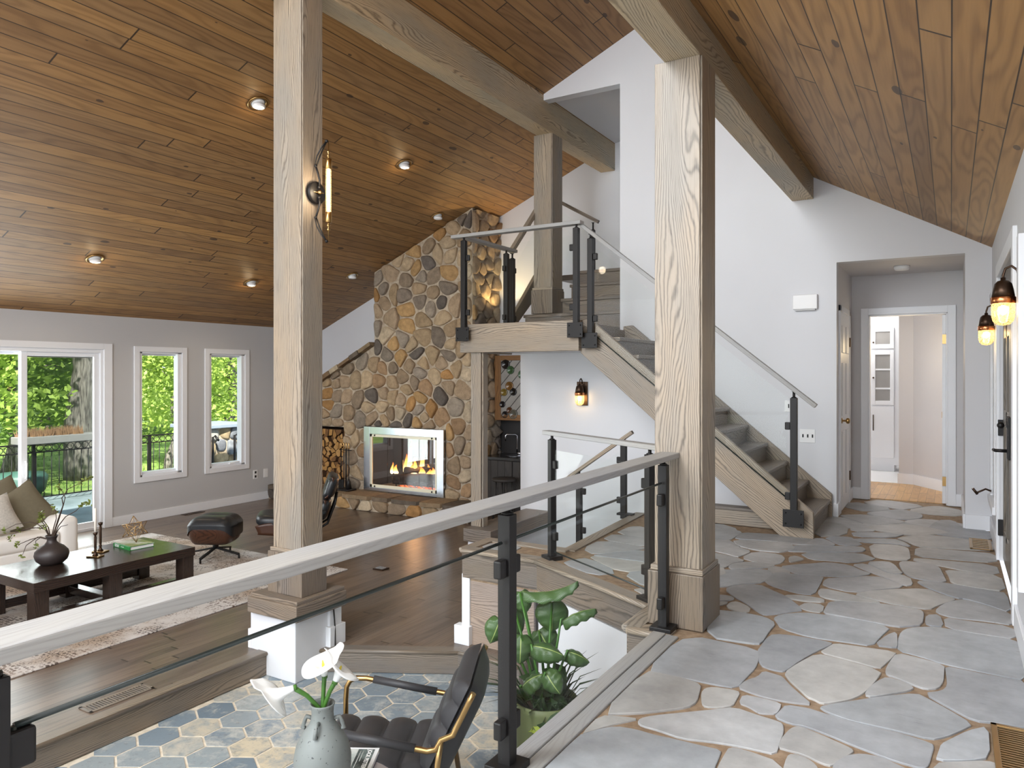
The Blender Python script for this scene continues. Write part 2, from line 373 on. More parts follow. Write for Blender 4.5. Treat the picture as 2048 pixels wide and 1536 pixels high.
def rug_mat():
    t = NT('distressed_rug'); v = t.tc()
    big = t.noise(v, 1.3, 4, .6); med = t.noise(v, 4.5, 5, .72); fine = t.noise(v, 60, 3, .7)
    col = t.mix(t.ramp(big, [(.42, (0, 0, 0)), (.62, (1, 1, 1))]), srgb(200, 196, 192), srgb(168, 152, 136))
    patch = t.ramp(med, [(.45, (0, 0, 0)), (.56, (1, 1, 1))])
    vo = t.n('TexVoronoi', Vector=v, Scale=30.0, Randomness=.3).outputs['Distance']
    dots = t.math('MULTIPLY', t.math('LESS_THAN', vo, .5), patch)
    sp = t.math('MULTIPLY', t.math('GREATER_THAN', fine, .56), t.ramp(t.noise(v, 2.6, 3), [(.45, (0, 0, 0)), (.6, (.9, .9, .9))]))
    dk = t.ramp(t.noise(v, 3, 2), [(.42, srgb(38, 36, 40)), (.6, srgb(98, 78, 64))])
    col = t.mix(t.math('MULTIPLY', t.math('MAXIMUM', dots, sp), .88), col, dk)
    return t.bsdf(col, .95, 0, t.bump(fine, .3, .01), .1)
M['rug'] = rug_mat()
def glass_mat(name, tint=(.986, .996, .991), gl=.05, rough=0.0):
    t = NT(name); tr = t.n('BsdfTransparent', Color=(*tint, 1)); g = t.n('BsdfGlossy', Color=(1, 1, 1, 1), Roughness=rough)
    lw = t.n('LayerWeight', Blend=.5).outputs['Facing']
    f = t.math('MULTIPLY_ADD', t.math('POWER', lw, 5.0), .25, gl)
    mx = t.n('MixShader', i0=f, i1=tr.outputs[0], i2=g.outputs[0]); t.t.links.new(mx.outputs[0], t.out.inputs[0]); return t.m
M['glass'] = glass_mat('clear_glass', gl=.006)
M['screen'] = glass_mat('insect_screen', (.72, .74, .74), .01, .5)
M['fireglass'] = glass_mat('fireplace_glass', (.85, .83, .82), .1)
def seeded():
    t = NT('seeded_glass'); v = t.tc(); n = t.n('TexVoronoi', Vector=v, Scale=160.0).outputs['Distance']
    tr = t.n('BsdfTransparent', Color=(1, .88, .66, 1)); e = t.n('BsdfTranslucent', Color=(.9, .66, .36, 1)); g = t.n('BsdfGlossy', Color=(1, 1, 1, 1), Roughness=.1)
    m1 = t.n('MixShader', i0=t.math('MULTIPLY_ADD', n, .5, .12), i1=tr.outputs[0], i2=e.outputs[0])
    m2 = t.n('MixShader', i0=.08, i1=m1.outputs[0], i2=g.outputs[0]); t.t.links.new(m2.outputs[0], t.out.inputs[0]); return t.m
M['seeded'] = seeded()
def leafy(name, a, b, trans=.45, rough=.5):
    t = NT(name); rnd = t.n('ObjectInfo').outputs['Random']; v = t.tc(); n = t.noise(v, 2.2, 3)
    col = t.mix(n, srgb(*a), srgb(*b)); d = t.n('BsdfPrincipled', Base_Color=col, Roughness=rough)
    tl = t.n('BsdfTranslucent', Color=col); mx = t.n('MixShader', i0=trans, i1=d.outputs[0], i2=tl.outputs[0])
    t.t.links.new(mx.outputs[0], t.out.inputs[0]); return t.m
M['leafA'] = leafy('maple_leaves', (128, 158, 64), (182, 204, 104))
M['leafB'] = leafy('oak_leaves', (98, 136, 62), (148, 178, 86))
M['leafC'] = leafy('sunlit_leaves', (182, 206, 116), (222, 234, 160))
M['sprig'] = leafy('sprig_leaves', (84, 96, 40), (140, 150, 70), .3)
M['calla'] = leafy('calla_petal', (246, 246, 248), (252, 252, 250), .25)
M['stemgreen'] = plain('calla_stem', (66, 112, 40), .4, var=.2, scale=20)
M['yellow'] = plain('spadix_yellow', (236, 214, 70), .6)
def banana():
    t = NT('strelitzia_leaf'); uv = t.sep(t.tc('UV'))
    mid = t.math('LESS_THAN', t.math('ABSOLUTE', t.math('SUBTRACT', uv[1], .5)), .02)
    rib = t.math('SINE', t.math('MULTIPLY', t.math('ADD', uv[0], t.math('ABSOLUTE', t.math('SUBTRACT', uv[1], .5))), 150.0))
    n = t.noise(t.tc(), 4, 3)
    col = t.mix(n, srgb(30, 60, 28), srgb(66, 104, 46)); col = t.mix(t.math('MULTIPLY_ADD', rib, .12, .12), col, srgb(150, 170, 120))
    col = t.mix(mid, col, srgb(168, 186, 110))
    d = t.n('BsdfPrincipled', Base_Color=col, Roughness=.28, Normal=t.bump(rib, .2, .004)); tl = t.n('BsdfTranslucent', Color=col)
    mx = t.n('MixShader', i0=.2, i1=d.outputs[0], i2=tl.outputs[0]); t.t.links.new(mx.outputs[0], t.out.inputs[0]); return t.m
M['banana'] = banana()
M['bulb'] = emis('warm_bulb', (1, .78, .45), 12)
M['can'] = emis('downlight_lens', (1, .86, .6), 14)
M['tube'] = emis('tube_lamp', (1, .9, .78), 7)
def flame():
    t = NT('flame'); uv = t.sep(t.tc('UV')); c = t.ramp(uv[1], [(0, (1, .82, .45)), (.45, (1, .45, .08)), (1, (.8, .12, .01))])
    e = t.n('Emission', Color=c, Strength=t.math('MULTIPLY_ADD', uv[1], -4.0, 7.0)); t.t.links.new(e.outputs[0], t.out.inputs[0]); return t.m
M['flame'] = flame()
def ember():
    t = NT('embers'); n = t.noise(t.tc(), 30, 3); e = t.n('Emission', Color=t.ramp(n, [(.4, (.08, .02, .015)), (.6, (1, .16, .04)), (.75, (1, .5, .2))]), Strength=3.5)
    t.t.links.new(e.outputs[0], t.out.inputs[0]); return t.m
M['ember'] = ember()
def bark():
    t = NT('tree_bark'); p = t.sep(t.tc()); n = t.noise(t.xyz(t.math('MULTIPLY', p[0], 26.0), t.math('MULTIPLY', p[1], 26.0), t.math('MULTIPLY', p[2], 3.5)), 1, 4, .65)
    return t.bsdf(t.ramp(n, [(.35, srgb(66, 62, 60)), (.6, srgb(140, 134, 128))]), .95, 0, t.bump(n, .8, .03), .1)
M['bark'] = bark()
# ================================================================== ROOM SHELL
XL, XR, YB, YF, ZL, ZT = -10.22, .315, 7.84, 10.05, -.76, -.94
def zl(x): return 2.23 + .432 * (x - XL)          # left roof slope
def zr(x): return 2.714 - .5587 * x               # right roof slope
RX = -2.2                                         # ridge
def slab(name, pts, mat, thick=.1, up=True):
    """sloped ceiling sheet through 4 corner points, thickened upward"""
    mb = MB(); n = 4
    for p in pts: mb.v.append(Vector(p))
    for p in pts: mb.v.append(Vector(p) + Vector((0, 0, thick)))
    mb.face([0, 1, 2, 3]); mb.face([7, 6, 5, 4])
    for i in range(4): mb.face([i, (i + 1) % 4, 4 + (i + 1) % 4, 4 + i])
    return struct(mb.build(name, mat))
Y0 = -3.6
slab('ceiling', [(XL - .2, Y0, zl(XL - .2)), (-4.25, Y0, zl(-4.25)), (-4.25, YF + .1, zl(-4.25)), (XL - .2, YF + .1, zl(XL - .2))], M['ceil'])
slab('ceiling', [(-4.25, Y0, zl(-4.25)), (RX, Y0, zl(RX)), (RX, YB + .12, zl(RX)), (-4.25, YB + .12, zl(-4.25))], M['ceil'])
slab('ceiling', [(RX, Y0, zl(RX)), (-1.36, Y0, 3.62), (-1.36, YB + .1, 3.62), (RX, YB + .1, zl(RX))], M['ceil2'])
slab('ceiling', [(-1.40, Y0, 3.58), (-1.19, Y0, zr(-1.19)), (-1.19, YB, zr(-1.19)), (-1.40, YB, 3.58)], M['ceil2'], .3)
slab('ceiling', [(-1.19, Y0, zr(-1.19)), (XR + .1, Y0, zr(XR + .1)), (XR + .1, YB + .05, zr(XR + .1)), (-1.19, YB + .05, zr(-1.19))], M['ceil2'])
slab('ceiling', [(-4.25, YB + .12, zl(-4.25)), (-2.0, YB + .12, zl(-3.2)), (-2.0, YF + .1, zl(-3.2)), (-4.25, YF + .1, zl(-4.25))], M['white'])
# left wall with the slider and two casement openings
mb = MB(); wx0, wx1 = XL - .16, XL
def lw(y0, y1, z0, z1): mb.box(wx0, wx1, y0, y1, z0, z1)
SY0, SY1, SZ = 3.75, 5.88, 1.75
W1, W2, WZ0, WZ1 = (6.41, 7.10), (7.59, 8.28), -.11, 1.735
lw(Y0, SY0, ZL, 2.26); lw(SY0, SY1, SZ, 2.26); lw(SY1, W1[0], ZL, 2.26); lw(W1[1], W2[0], ZL, 2.26); lw(W2[1], YF, ZL, 2.26)
for a, b in (W1, W2): lw(a, b, ZL, WZ0); lw(a, b, WZ1, 2.26)
struct(mb.build('wall_left', M['grey']))
# far gable wall behind the fireplace and the upper stair
poly = [(XL, ZL), (-3.1, ZL), (-3.1, zl(-3.1)), (XL, zl(XL))]
struct(MB().prism(poly, lambda a, b: (a, YF, b), lambda a, b: (a, YF + .14, b)).build('wall_back', M['white']))
# hall wall: stair side, bulkhead over the upper flight, hallway opening
mb = MB(); f0 = lambda a, b: (a, YB, b); f1 = lambda a, b: (a, YB + .13, b)
OX0, OX1, OZ = -.968, .11, 2.505
mb.prism([(-4.576, -1.2), (-3.255, -1.2), (-3.255, 1.9), (-4.576, 1.9)], f0, f1)
mb.prism([(-3.255, -1.2), (OX0, -1.2), (OX0, zr(OX0)), (-1.30, zr(-1.30)), (-1.36, 3.62), (RX, zl(RX)), (-3.255, zl(-3.255))], f0, f1)
mb.prism([(OX0, OZ), (OX1, OZ), (OX1, zr(OX1)), (OX0, zr(OX0))], f0, f1)
mb.prism([(OX1, 0), (XR + .1, 0), (XR + .1, zr(XR + .1)), (OX1, zr(OX1))], f0, f1)
mb.prism([(-4.25, 4.735), (-3.255, 4.735), (-3.255, zl(-3.255)), (-4.25, zl(-4.25))], f0, f1)
struct(mb.build('wall_hall', M['white']))
# upper stair well: right hand wall
struct(B(-3.255, -3.15, YB + .13, YF, 1.7, 5.4).build('wall_upper_stair', M['white']))
# right (entry) wall with the double door opening
DY0, DY1, DZ = 5.05, 6.62, 2.13
mb = MB()
mb.box(XR, XR + .15, Y0, DY0, 0, 2.6); mb.box(XR, XR + .15, DY1, YB + .13, 0, 2.6); mb.box(XR, XR + .15, DY0, DY1, DZ, 2.6)
struct(mb.build('wall_right', M['white']))
# assumed wall behind the viewer, its openings added to go with the rear fill
mb = MB()
for a, b, c, d in ((XL, XR, ZT, -.5), (XL, -9.7, ZT, 2.3), (-4.9, -4.4, ZT, 4.8), (-.2, XR, ZT, 2.6)): mb.box(a, b, Y0 - .12, Y0, c, d)
struct(mb.build('wall_rear_assumed', M['white']))
# hallway beyond the opening
HY = 9.10
struct(B(OX0 - .12, OX0, YB + .13, HY + .1, 0, OZ).build('wall_hallway_left', M['hallgrey']))
struct(B(OX1, OX1 + .12, YB + .13, HY + .1, 0, OZ).build('wall_hallway_right', M['hallgrey']))
DX0, DX1, DZ2 = -.795, -.03, 2.065
mb = MB()
mb.box(OX0, DX0, HY, HY + .12, 0, OZ); mb.box(DX1, OX1, HY, HY + .12, 0, OZ); mb.box(DX0, DX1, HY, HY + .12, DZ2, OZ)
struct(mb.build('wall_hallway_end', M['hallgrey']))
struct(B(OX0 - .12, OX1 + .12, YB + .13, HY + .12, OZ, OZ + .1).build('ceiling', M['hallgrey']))
# room beyond the hallway door
struct(B(-1.9, 1.0, HY + .12, 13.4, -.06, 0).build('floor', M['oakfloor']))
struct(B(-2.2, -.50, 10.63, 13.4, -.05, .004).build('floor', plain('white_kitchen_tile', (236, 236, 236), .25, var=.02)))
mb = MB(); mb.prism([(-.575, 10.64), (-.41, 10.625), (-.08, 10.175), (.4, 9.52), (.5, 9.6), (-.36, 10.78), (-.575, 10.78)], lambda a, b: (a, b, 0), lambda a, b: (a, b, 2.6))
struct(mb.build('wall_kitchen_hall', M['hallgrey']))
mb = MB(); mb.prism([(-.59, 10.625), (-.417, 10.61), (-.09, 10.16), (.39, 9.505), (.41, 9.53), (-.40, 10.64), (-.59, 10.65)], lambda a, b: (a, b, 0), lambda a, b: (a, b, .13))
struct(mb.build('baseboard_kitchen_hall', M['trimwhite']))
mb = MB(); mb.box(-2.3, 1.0, 13.4, 13.5, 0, 2.6); mb.box(-2.3, -2.2, HY, 13.5, 0, 2.6); mb.box(1.0, 1.1, HY, 13.5, 0, 2.6)
struct(mb.build('wall_kitchen', M['white']))
struct(B(-2.3, 1.1, HY + .12, 13.5, 2.55, 2.65).build('ceiling', M['white']))
# ------------------------------------------------------------------ floors
OUT = [(-1.36, Y0), (XR, Y0), (XR, YB), (OX1, YB), (OX1, HY + .12), (OX0, HY + .12), (OX0, YB), (-2.70, YB), (-2.62, 5.24), (-3.36, 5.24),
       (-3.36, 4.86), (-2.68, 4.86), (-1.53, 4.24), (-1.53, 3.83), (-1.36, 3.83)]
def offs(p, d):  # inset a polygon (counter-clockwise) by d
    n = len(p); r = []
    for i in range(n):
        a, b, c = Vector(p[i - 1]), Vector(p[i]), Vector(p[(i + 1) % n])
        e1 = (b - a).normalized(); e2 = (c - b).normalized(); n1 = Vector((-e1.y, e1.x)); n2 = Vector((-e2.y, e2.x))
        k = (n1 + n2); k = k / max(.3, k.dot(n1)) if k.length > 1e-6 else n1
        q = b + k * d; r.append((q.x, q.y))
    return r
floor = struct(MB().prism(OUT, lambda a, b: (a, b, -.25), lambda a, b: (a, b, -.006)).build('floor', M['floormortar']))
# irregular flagstones: outlines as laid, in floor coordinates
def crop(ox, oy, sc): return lambda pts: [(ox + x / sc, oy + y / sc) for x, y in pts]
F1, F2, F3 = crop(1240, 1040, 5.12), crop(1600, 1040, 4.571), crop(1060, 1270, 4.096); F4 = crop(1548, 1270, 4.096)
STN = [F3(p) for p in (
 [(1150,45),(1400,20),(1450,30),(1860,115),(1870,190),(1840,270),(1770,340),(1690,430),(1500,400),(1270,350),(1130,325),(905,275),(950,215)],
 [(890,285),(1100,325),(1270,360),(1395,410),(1380,470),(1360,545),(1290,590),(1100,615),(870,640),(560,645),(520,615),(700,450)],
 [(490,655),(760,670),(875,685),(760,710),(640,735),(480,785),(270,850),(400,735)],
 [(230,870),(450,810),(560,775),(700,750),(860,775),(1010,820),(1200,860),(1400,910),(1560,945),(1540,1000),(1500,1090),(1480,1250),(-120,1250),(20,1060)],
 [(1410,475),(1440,440),(1500,430),(1650,450),(1715,470),(1680,530),(1655,575),(1560,590),(1440,585),(1415,560)],
 [(890,715),(910,685),(1000,665),(1250,640),(1500,615),(1680,595),(1850,655),(2048,715),(2065,735),(2070,790),(2040,880),(2005,970),(1850,935),(1650,895),(1560,880),(1450,865),(1250,845),(1050,775),(920,740)],
 [(1640,925),(1750,945),(2048,1050),(2090,1250),(1480,1250),(1560,1060),(1600,990)],
 [(1710,430),(1770,375),(1870,345),(1915,298),(2010,325),(2060,340),(2130,420),(2210,490),(2300,565),(2190,555),(2050,535),(1900,500),(1800,465)],
 [(1750,490),(1900,520),(2050,560),(2040,600),(2010,640),(1920,640),(1880,635),(1800,585),(1720,555)])]
STN += [F4(p) for p in (
 [(-100,90),(-60,30),(0,-10),(200,10),(470,60),(460,80),(340,130),(200,210),(90,290),(60,295),(-20,280),(-110,245),(-130,130)],
 [(385,140),(440,105),(500,70),(680,95),(1000,140),(960,185),(900,240),(860,270),(700,225),(550,185)],
 [(355,155),(500,190),(880,295),(830,370),(770,440),(700,490),(620,525),(480,550),(390,558),(330,525),(280,510),(220,450),(130,370),(90,310),(200,235)],
 [(920,290),(950,230),(1010,150),(1200,195),(1390,250),(1385,300),(1380,380),(1340,435),(1240,440),(1150,410),(1000,345),(930,325)],
 [(750,490),(790,430),(860,380),(930,350),(1040,385),(1140,430),(1100,455),(950,480),(800,505)],
 [(380,590),(480,570),(700,535),(900,505),(1170,480),(1250,520),(1400,600),(1620,730),(1540,770),(1400,830),(1280,850),(1050,790),(850,745),(600,690),(430,625)],
 [(10,670),(60,620),(100,575),(270,600),(390,640),(560,690),(830,765),(1050,815),(1290,890),(1300,920),(1280,980),(1260,1060),(1220,1090),(1000,1030),(800,955),(640,895),(450,815),(250,740),(130,720)],
 [(45,920),(70,850),(120,790),(160,760),(210,750),(400,830),(560,900),(650,945),(600,980),(520,1020),(470,1065),(400,1050),(250,975),(100,935)],
 [(100,1040),(130,980),(190,985),(270,1015),(330,1060),(370,1130),(350,1250),(50,1250)],
 [(490,1080),(520,1030),(600,990),(720,975),(860,1000),(1000,1060),(1150,1130),(1250,1250),(470,1250)],
 [(1380,900),(1460,860),(1600,790),(1750,755),(1760,1000),(1600,1025),(1340,1020),(1360,960)],
 [(1240,480),(1380,465),(1430,420),(1420,330),(1410,260),(1560,290),(1750,330),(2100,390),(2120,770),(1850,720),(1640,700),(1450,600)],
 [(1290,1250),(1320,1060),(1500,1050),(1750,1040),(1850,1070),(1900,1250)])]
STN.append([(1797,1300.5),(1843,1312),(1887.4,1327),(1970,1344),(2060,1362),(2040,1290),(2028,1279.5),(1971.9,1272),(1930,1264),(1884.4,1255.5),(1858,1253.3),(1818.8,1255.5),(1803.5,1263),(1797,1280.6)])
STN.append([(1751,1290),(1775,1271),(1793,1264),(1793.6,1290),(1791,1295)])
STN.append([(1548.6,1235.3),(1562.3,1228.5),(1607,1224.6),(1654.7,1230.3),(1709.4,1239),(1781,1253.3),(1761,1271.5),(1743.3,1291),(1694.5,1283.5),(1621,1273.5),(1563,1256),(1553.5,1242)])
STN += [F2(p) for p in (
 [(215,850),(250,790),(270,755),(350,745),(550,755),(760,770),(950,800),(1090,820),(1130,850),(1110,960),(1000,970),(880,975),(600,920),(330,870)],
 [(1160,870),(1270,865),(1310,970),(1200,965),(1150,945)],
 [(1240,830),(1310,770),(1420,735),(1510,730),(1700,780),(1940,860),(1960,960),(1700,920),(1400,890),(1290,860)],
 [(1320,890),(1500,920),(1950,975),(1975,1085),(1700,1045),(1340,985)],
 [(490,670),(700,640),(1160,625),(1250,670),(1430,720),(1350,750),(1250,780),(1180,815),(1000,790),(800,755),(650,715)],
 [(165,660),(200,625),(450,680),(750,755),(600,755),(350,735),(200,705)],
 [(210,600),(225,550),(270,530),(700,510),(850,560),(960,610),(700,635),(480,660)],
 [(480,405),(590,395),(780,460),(1000,520),(1030,590),(960,600),(800,530),(660,480),(560,440)],
 [(600,385),(800,380),(860,410),(900,460),(940,490),(850,495),(750,460)],
 [(910,390),(950,375),(1200,400),(1270,430),(1300,490),(1340,575),(1100,540),(1010,520),(950,480),(920,430)],
 [(1070,560),(1200,560),(1400,590),(1800,660),(1880,670),(1930,850),(1700,770),(1500,715),(1440,715),(1250,650),(1130,600)],
 [(1360,500),(1330,460),(1500,470),(1830,510),(1880,650),(1600,620),(1390,580)],
 [(630,220),(860,225),(980,250),(1000,300),(1005,365),(870,365),(750,350),(670,330)],
 [(1060,250),(1250,265),(1560,290),(1780,310),(1800,390),(1400,360),(1050,330)],
 [(1050,345),(1300,370),(1790,410),(1825,500),(1500,460),(1250,410),(1040,370)],
 [(470,170),(850,170),(950,200),(1020,245),(870,215),(610,205),(520,190)],
 [(225,155),(450,150),(520,190),(570,230),(380,230),(300,200)],
 [(-200,180),(0,175),(190,165),(270,195),(330,230),(220,235),(0,220),(-200,215)],
 [(-160,250),(0,230),(300,240),(560,245),(600,270),(560,290),(300,290),(50,290),(-120,285)],
 [(0,300),(300,297),(560,305),(620,325),(700,355),(480,390),(300,370),(100,360)],
 [(-190,425),(-30,405),(120,398),(250,385),(450,410),(560,460),(660,490),(480,515),(230,510),(0,495),(-60,480)],
 [(470,110),(740,115),(960,130),(850,160),(500,150)],
 [(880,165),(1100,130),(1400,160),(1550,180),(1770,190),(1780,280),(1550,270),(1200,250),(1060,235),(960,190)],
 [(750,70),(1130,75),(1160,110),(960,120),(740,105)], [(750,0),(900,0),(1130,65),(750,60)],
 [(1180,120),(1150,90),(1260,0),(1400,0),(1490,75),(1740,100),(1760,180),(1560,170),(1400,150)],
 [(-345,535),(-200,470),(-20,500),(215,512),(185,575),(125,680),(0,670),(-120,640),(-270,595)],
 [(-140,690),(0,690),(100,705),(215,725),(215,750),(60,742),(-20,730),(-100,715)],
 [(60,755),(215,775),(200,842),(90,830),(30,810),(-10,790)], [(130,150),(420,140),(440,60),(300,20),(130,10)], [(470,100),(720,100),(730,10),(460,50)])]
STN += [F1(p) for p in (
 [(900,90),(1100,85),(1260,120),(1180,170),(1120,205),(1000,200),(900,190)],
 [(1210,160),(1260,130),(1450,140),(1590,150),(1750,160),(1980,190),(1940,215),(1900,240),(1700,230),(1450,205),(1180,190)],
 [(1160,205),(1450,215),(1740,240),(1800,300),(1640,330),(1580,325),(1400,310),(1200,260)],
 [(900,215),(1100,235),(1200,275),(1350,320),(1240,365),(1200,375),(1100,345),(900,300)],
 [(1380,320),(1640,350),(1690,390),(1650,440),(1560,455),(1400,430),(1240,385)],
 [(900,325),(1080,360),(1200,390),(1280,420),(1150,440),(1090,480),(1020,490),(900,470)],
 [(1110,480),(1160,445),(1300,430),(1450,440),(1600,465),(1480,490),(1300,495),(1150,500)],
 [(1730,380),(1800,365),(1890,400),(1800,420),(1740,430)],
 [(900,500),(1150,510),(1480,500),(1560,540),(1530,580),(1450,640),(1350,645),(1200,655),(1060,685),(900,670)],
 [(1500,490),(1620,470),(1770,545),(1590,560)],
 [(1075,705),(1180,665),(1420,655),(1560,720),(1700,780),(1880,920),(1750,935),(1600,960),(1480,970),(1420,940),(1280,840),(1180,790)],
 [(900,760),(1120,775),(1170,805),(1100,825),(900,820)], [(1090,890),(1130,845),(1200,835),(1330,895),(1310,940),(1200,935)],
 [(900,830),(1100,835),(1080,860),(900,885)],
 [(900,920),(1100,935),(1300,960),(1490,1000),(1590,1060),(1520,1140),(1440,1265),(1350,1265),(900,1195)])]
def chaikin(p, it=1, q=.25):
    for _ in range(it):
        r = []
        for i in range(len(p)):
            a, b = p[i], p[(i + 1) % len(p)]
            r.append((a[0] + (b[0] - a[0]) * q, a[1] + (b[1] - a[1]) * q)); r.append((a[0] + (b[0] - a[0]) * (1 - q), a[1] + (b[1] - a[1]) * (1 - q)))
        p = r
    return p
def clip(poly, n, d):  # keep n.p <= d
    r = []
    for i in range(len(poly)):
        a, b = poly[i], poly[(i + 1) % len(poly)]
        da, db = n[0] * a[0] + n[1] * a[1] - d, n[0] * b[0] + n[1] * b[1] - d
        if da <= 0: r.append(a)
        if (da < 0) != (db < 0) and da != db: t = da / (da - db); r.append((a[0] + (b[0] - a[0]) * t, a[1] + (b[1] - a[1]) * t))
    return r
def voronoi(seeds, size, gap, cons=lambda s: []):
    cells = []
    for i, s in enumerate(seeds):
        poly = [(s[0] - size, s[1] - size), (s[0] + size, s[1] - size), (s[0] + size, s[1] + size), (s[0] - size, s[1] + size)]
        near = sorted((q for j, q in enumerate(seeds) if j != i and abs(q[0] - s[0]) < 2 * size and abs(q[1] - s[1]) < 2 * size), key=lambda q: math.dist(q, s))[:26]
        for q in near:
            dx, dy = q[0] - s[0], q[1] - s[1]; l = math.hypot(dx, dy)
            if l < 1e-5: continue
            n = (dx / l, dy / l); d = n[0] * (s[0] + q[0]) / 2 + n[1] * (s[1] + q[1]) / 2 - gap / 2
            poly = clip(poly, n, d)
            if len(poly) < 3: break
        for n, d in cons(s):
            if len(poly) >= 3: poly = clip(poly, n, d)
        if len(poly) >= 3: cells.append(poly)
    return cells
def area(p): return abs(sum(p[i][0] * p[(i + 1) % len(p)][1] - p[(i + 1) % len(p)][0] * p[i][1] for i in range(len(p)))) / 2
def cen(p): return (sum(a for a, b in p) / len(p), sum(b for a, b in p) / len(p))
def inpoly(pt, p):
    c = False; x, y = pt
    for i in range(len(p)):
        (x1, y1), (x2, y2) = p[i], p[i - 1]
        if (y1 > y) != (y2 > y) and x < (x2 - x1) * (y - y1) / (y2 - y1) + x1: c = not c
    return c
rf = random.Random(3)
FC = [srgb(174, 175, 177), srgb(182, 183, 184), srgb(164, 167, 171), srgb(184, 183, 180), srgb(172, 171, 169), srgb(170, 174, 178)]
mb = MB()
def sgn(p): return sum(p[i - 1][0] * p[i][1] - p[i][0] * p[i - 1][1] for i in range(len(p)))
def lay(poly, grow=0):
    if grow: poly = offs(poly if sgn(poly) > 0 else poly[::-1], -grow)
    poly = chaikin(poly, 1, .22); c = cen(poly); z = rf.uniform(.0, .004); kf = rf.uniform(.9, 1.08); mb.cur = tuple(x * kf for x in rf.choice(FC)[:3])
    n = len(mb.v); m = len(poly)
    for a, b in poly: mb.v.append(Vector((a, b, -.02)))
    for a, b in poly: mb.v.append(Vector((a, b, -.0015 + z)))
    for a, b in poly: mb.v.append(Vector((c[0] + (a - c[0]) * .985, c[1] + (b - c[1]) * .985, z)))
    for i in range(m):
        j = (i + 1) % m
        mb.face([n + i, n + j, n + m + j, n + m + i]); mb.face([n + m + i, n + m + j, n + 2 * m + j, n + 2 * m + i], None, True)
    mb.face(list(range(n + 2 * m, n + 3 * m)))
XIN = offs(OUT, .1)
for s in STN:
    w = [tuple(P(u, v, Z=0)[:2]) for u, v in s]
    w = clip(w, (1, 0), XR - .004)
    if cen(w)[1] < 3.95: w = clip(w, (-1, 0), 1.235)
    if len(w) >= 3: lay(w, .005)
sd = []
for i in range(2600):
    q = (rf.uniform(-3.5, .4), rf.uniform(-1.0, 9.3))
    if all(math.hypot((q[0] - s[0]) * .8, (q[1] - s[1]) * 1.5) > .36 for s in sd): sd.append(q)
for c in voronoi(sd, .7, .02):
    g = cen(c)
    gu = U0 + F * (g[0] * C_ + g[1] * S_) / (-g[0] * S_ + g[1] * C_) if g[1] > 1.5 else 3000
    if g[0] > -1.47 and 2.2 < g[1] < 4.4 or gu > 1440 and 4.2 < g[1] < 7.3: continue
    if not inpoly(g, XIN): continue
    for n, d in (((1, 0), XR if g[1] < YB else OX1), ((-1, 0), -OX0 if g[1] > YB - .15 else (1.24 if g[1] < 3.8 else (1.44 if g[1] < 4.25 and g[0] > -1.5 else 9)))): c = clip(c, n, d)
    if -2.68 < g[0] < -1.44 and 3.9 < g[1] < 5.4: c = clip(c, (-.4745, -.8802), -(.4745 * -1.53 + .8802 * 4.24) - .1)
    if g[0] < -2.0 and g[1] < 5.6: c = clip(c, (0, -1), -4.96) if g[0] < -2.5 else c
    if g[0] < -2.0: c = clip(c, (-1, 0), 3.27)
    if g[0] < -2.6: c = clip(c, (0, 1), 5.15)
    elif g[0] < -1.9 and g[1] > 5.24: c = clip(c, (-1, 0), 2.54)
    if len(c) >= 3: lay(c, .006)
st = mb.build('flagstone_paving', M['flag']); struct(st); st.parent = floor
# wood edging of the stone level: nosing boards, fascia, curb under the railing
def edge_run(pts, name, w=.1, th=.035, ov=.035, z=0.0, fas=.2, mat='oakdark'):
    nb, fb = MB(), MB()
    for k_, ((x0, y0), (x1, y1)) in enumerate(zip(pts, pts[1:])):
        d = Vector((x1 - x0, y1 - y0, 0)); d.normalize(); o = Vector((-d.y, d.x, 0))     # outward = left of travel
        a, b = Vector((x0, y0, z + .0012 * (k_ % 2))), Vector((x1, y1, z + .0012 * (k_ % 2)))
        nb.bar(a + o * (ov - w / 2) - Vector((0, 0, th / 2 - .006)) , b + o * (ov - w / 2) - Vector((0, 0, th / 2 - .006)), w, th, ext=.012)
        nb.tube([a + o * ov - Vector((0, 0, th / 2 - .006)), b + o * ov - Vector((0, 0, th / 2 - .006))], th / 2, 10)
        if fas: fb.bar(a + o * .008 - Vector((0, 0, fas / 2 + th - .006)), b + o * .008 - Vector((0, 0, fas / 2 + th - .006)), .02, fas, ext=.004)
    struct(nb.build(name, M[mat]))
    if fas: struct(fb.build(name, M['oakdark']))
# travel so that outward is to the left: ledge outline from the curb round to the stairwell
edge_run([(-1.30, 3.83), (-1.53, 3.83), (-1.53, 4.24), (-2.68, 4.86), (-3.36, 4.86), (-3.36, 5.24), (-2.62, 5.24), (-2.70, 7.0)], 'trim_1', mat='oak')
struct(B(-1.385, -1.315, Y0, 3.80, -.02, .012).build('trim_2', M['oakrail'], bevel=.004))
struct(B(-1.312, -1.245, Y0, 3.80, -.02, .006).build('trim_2', M['oakrail'], bevel=.004))
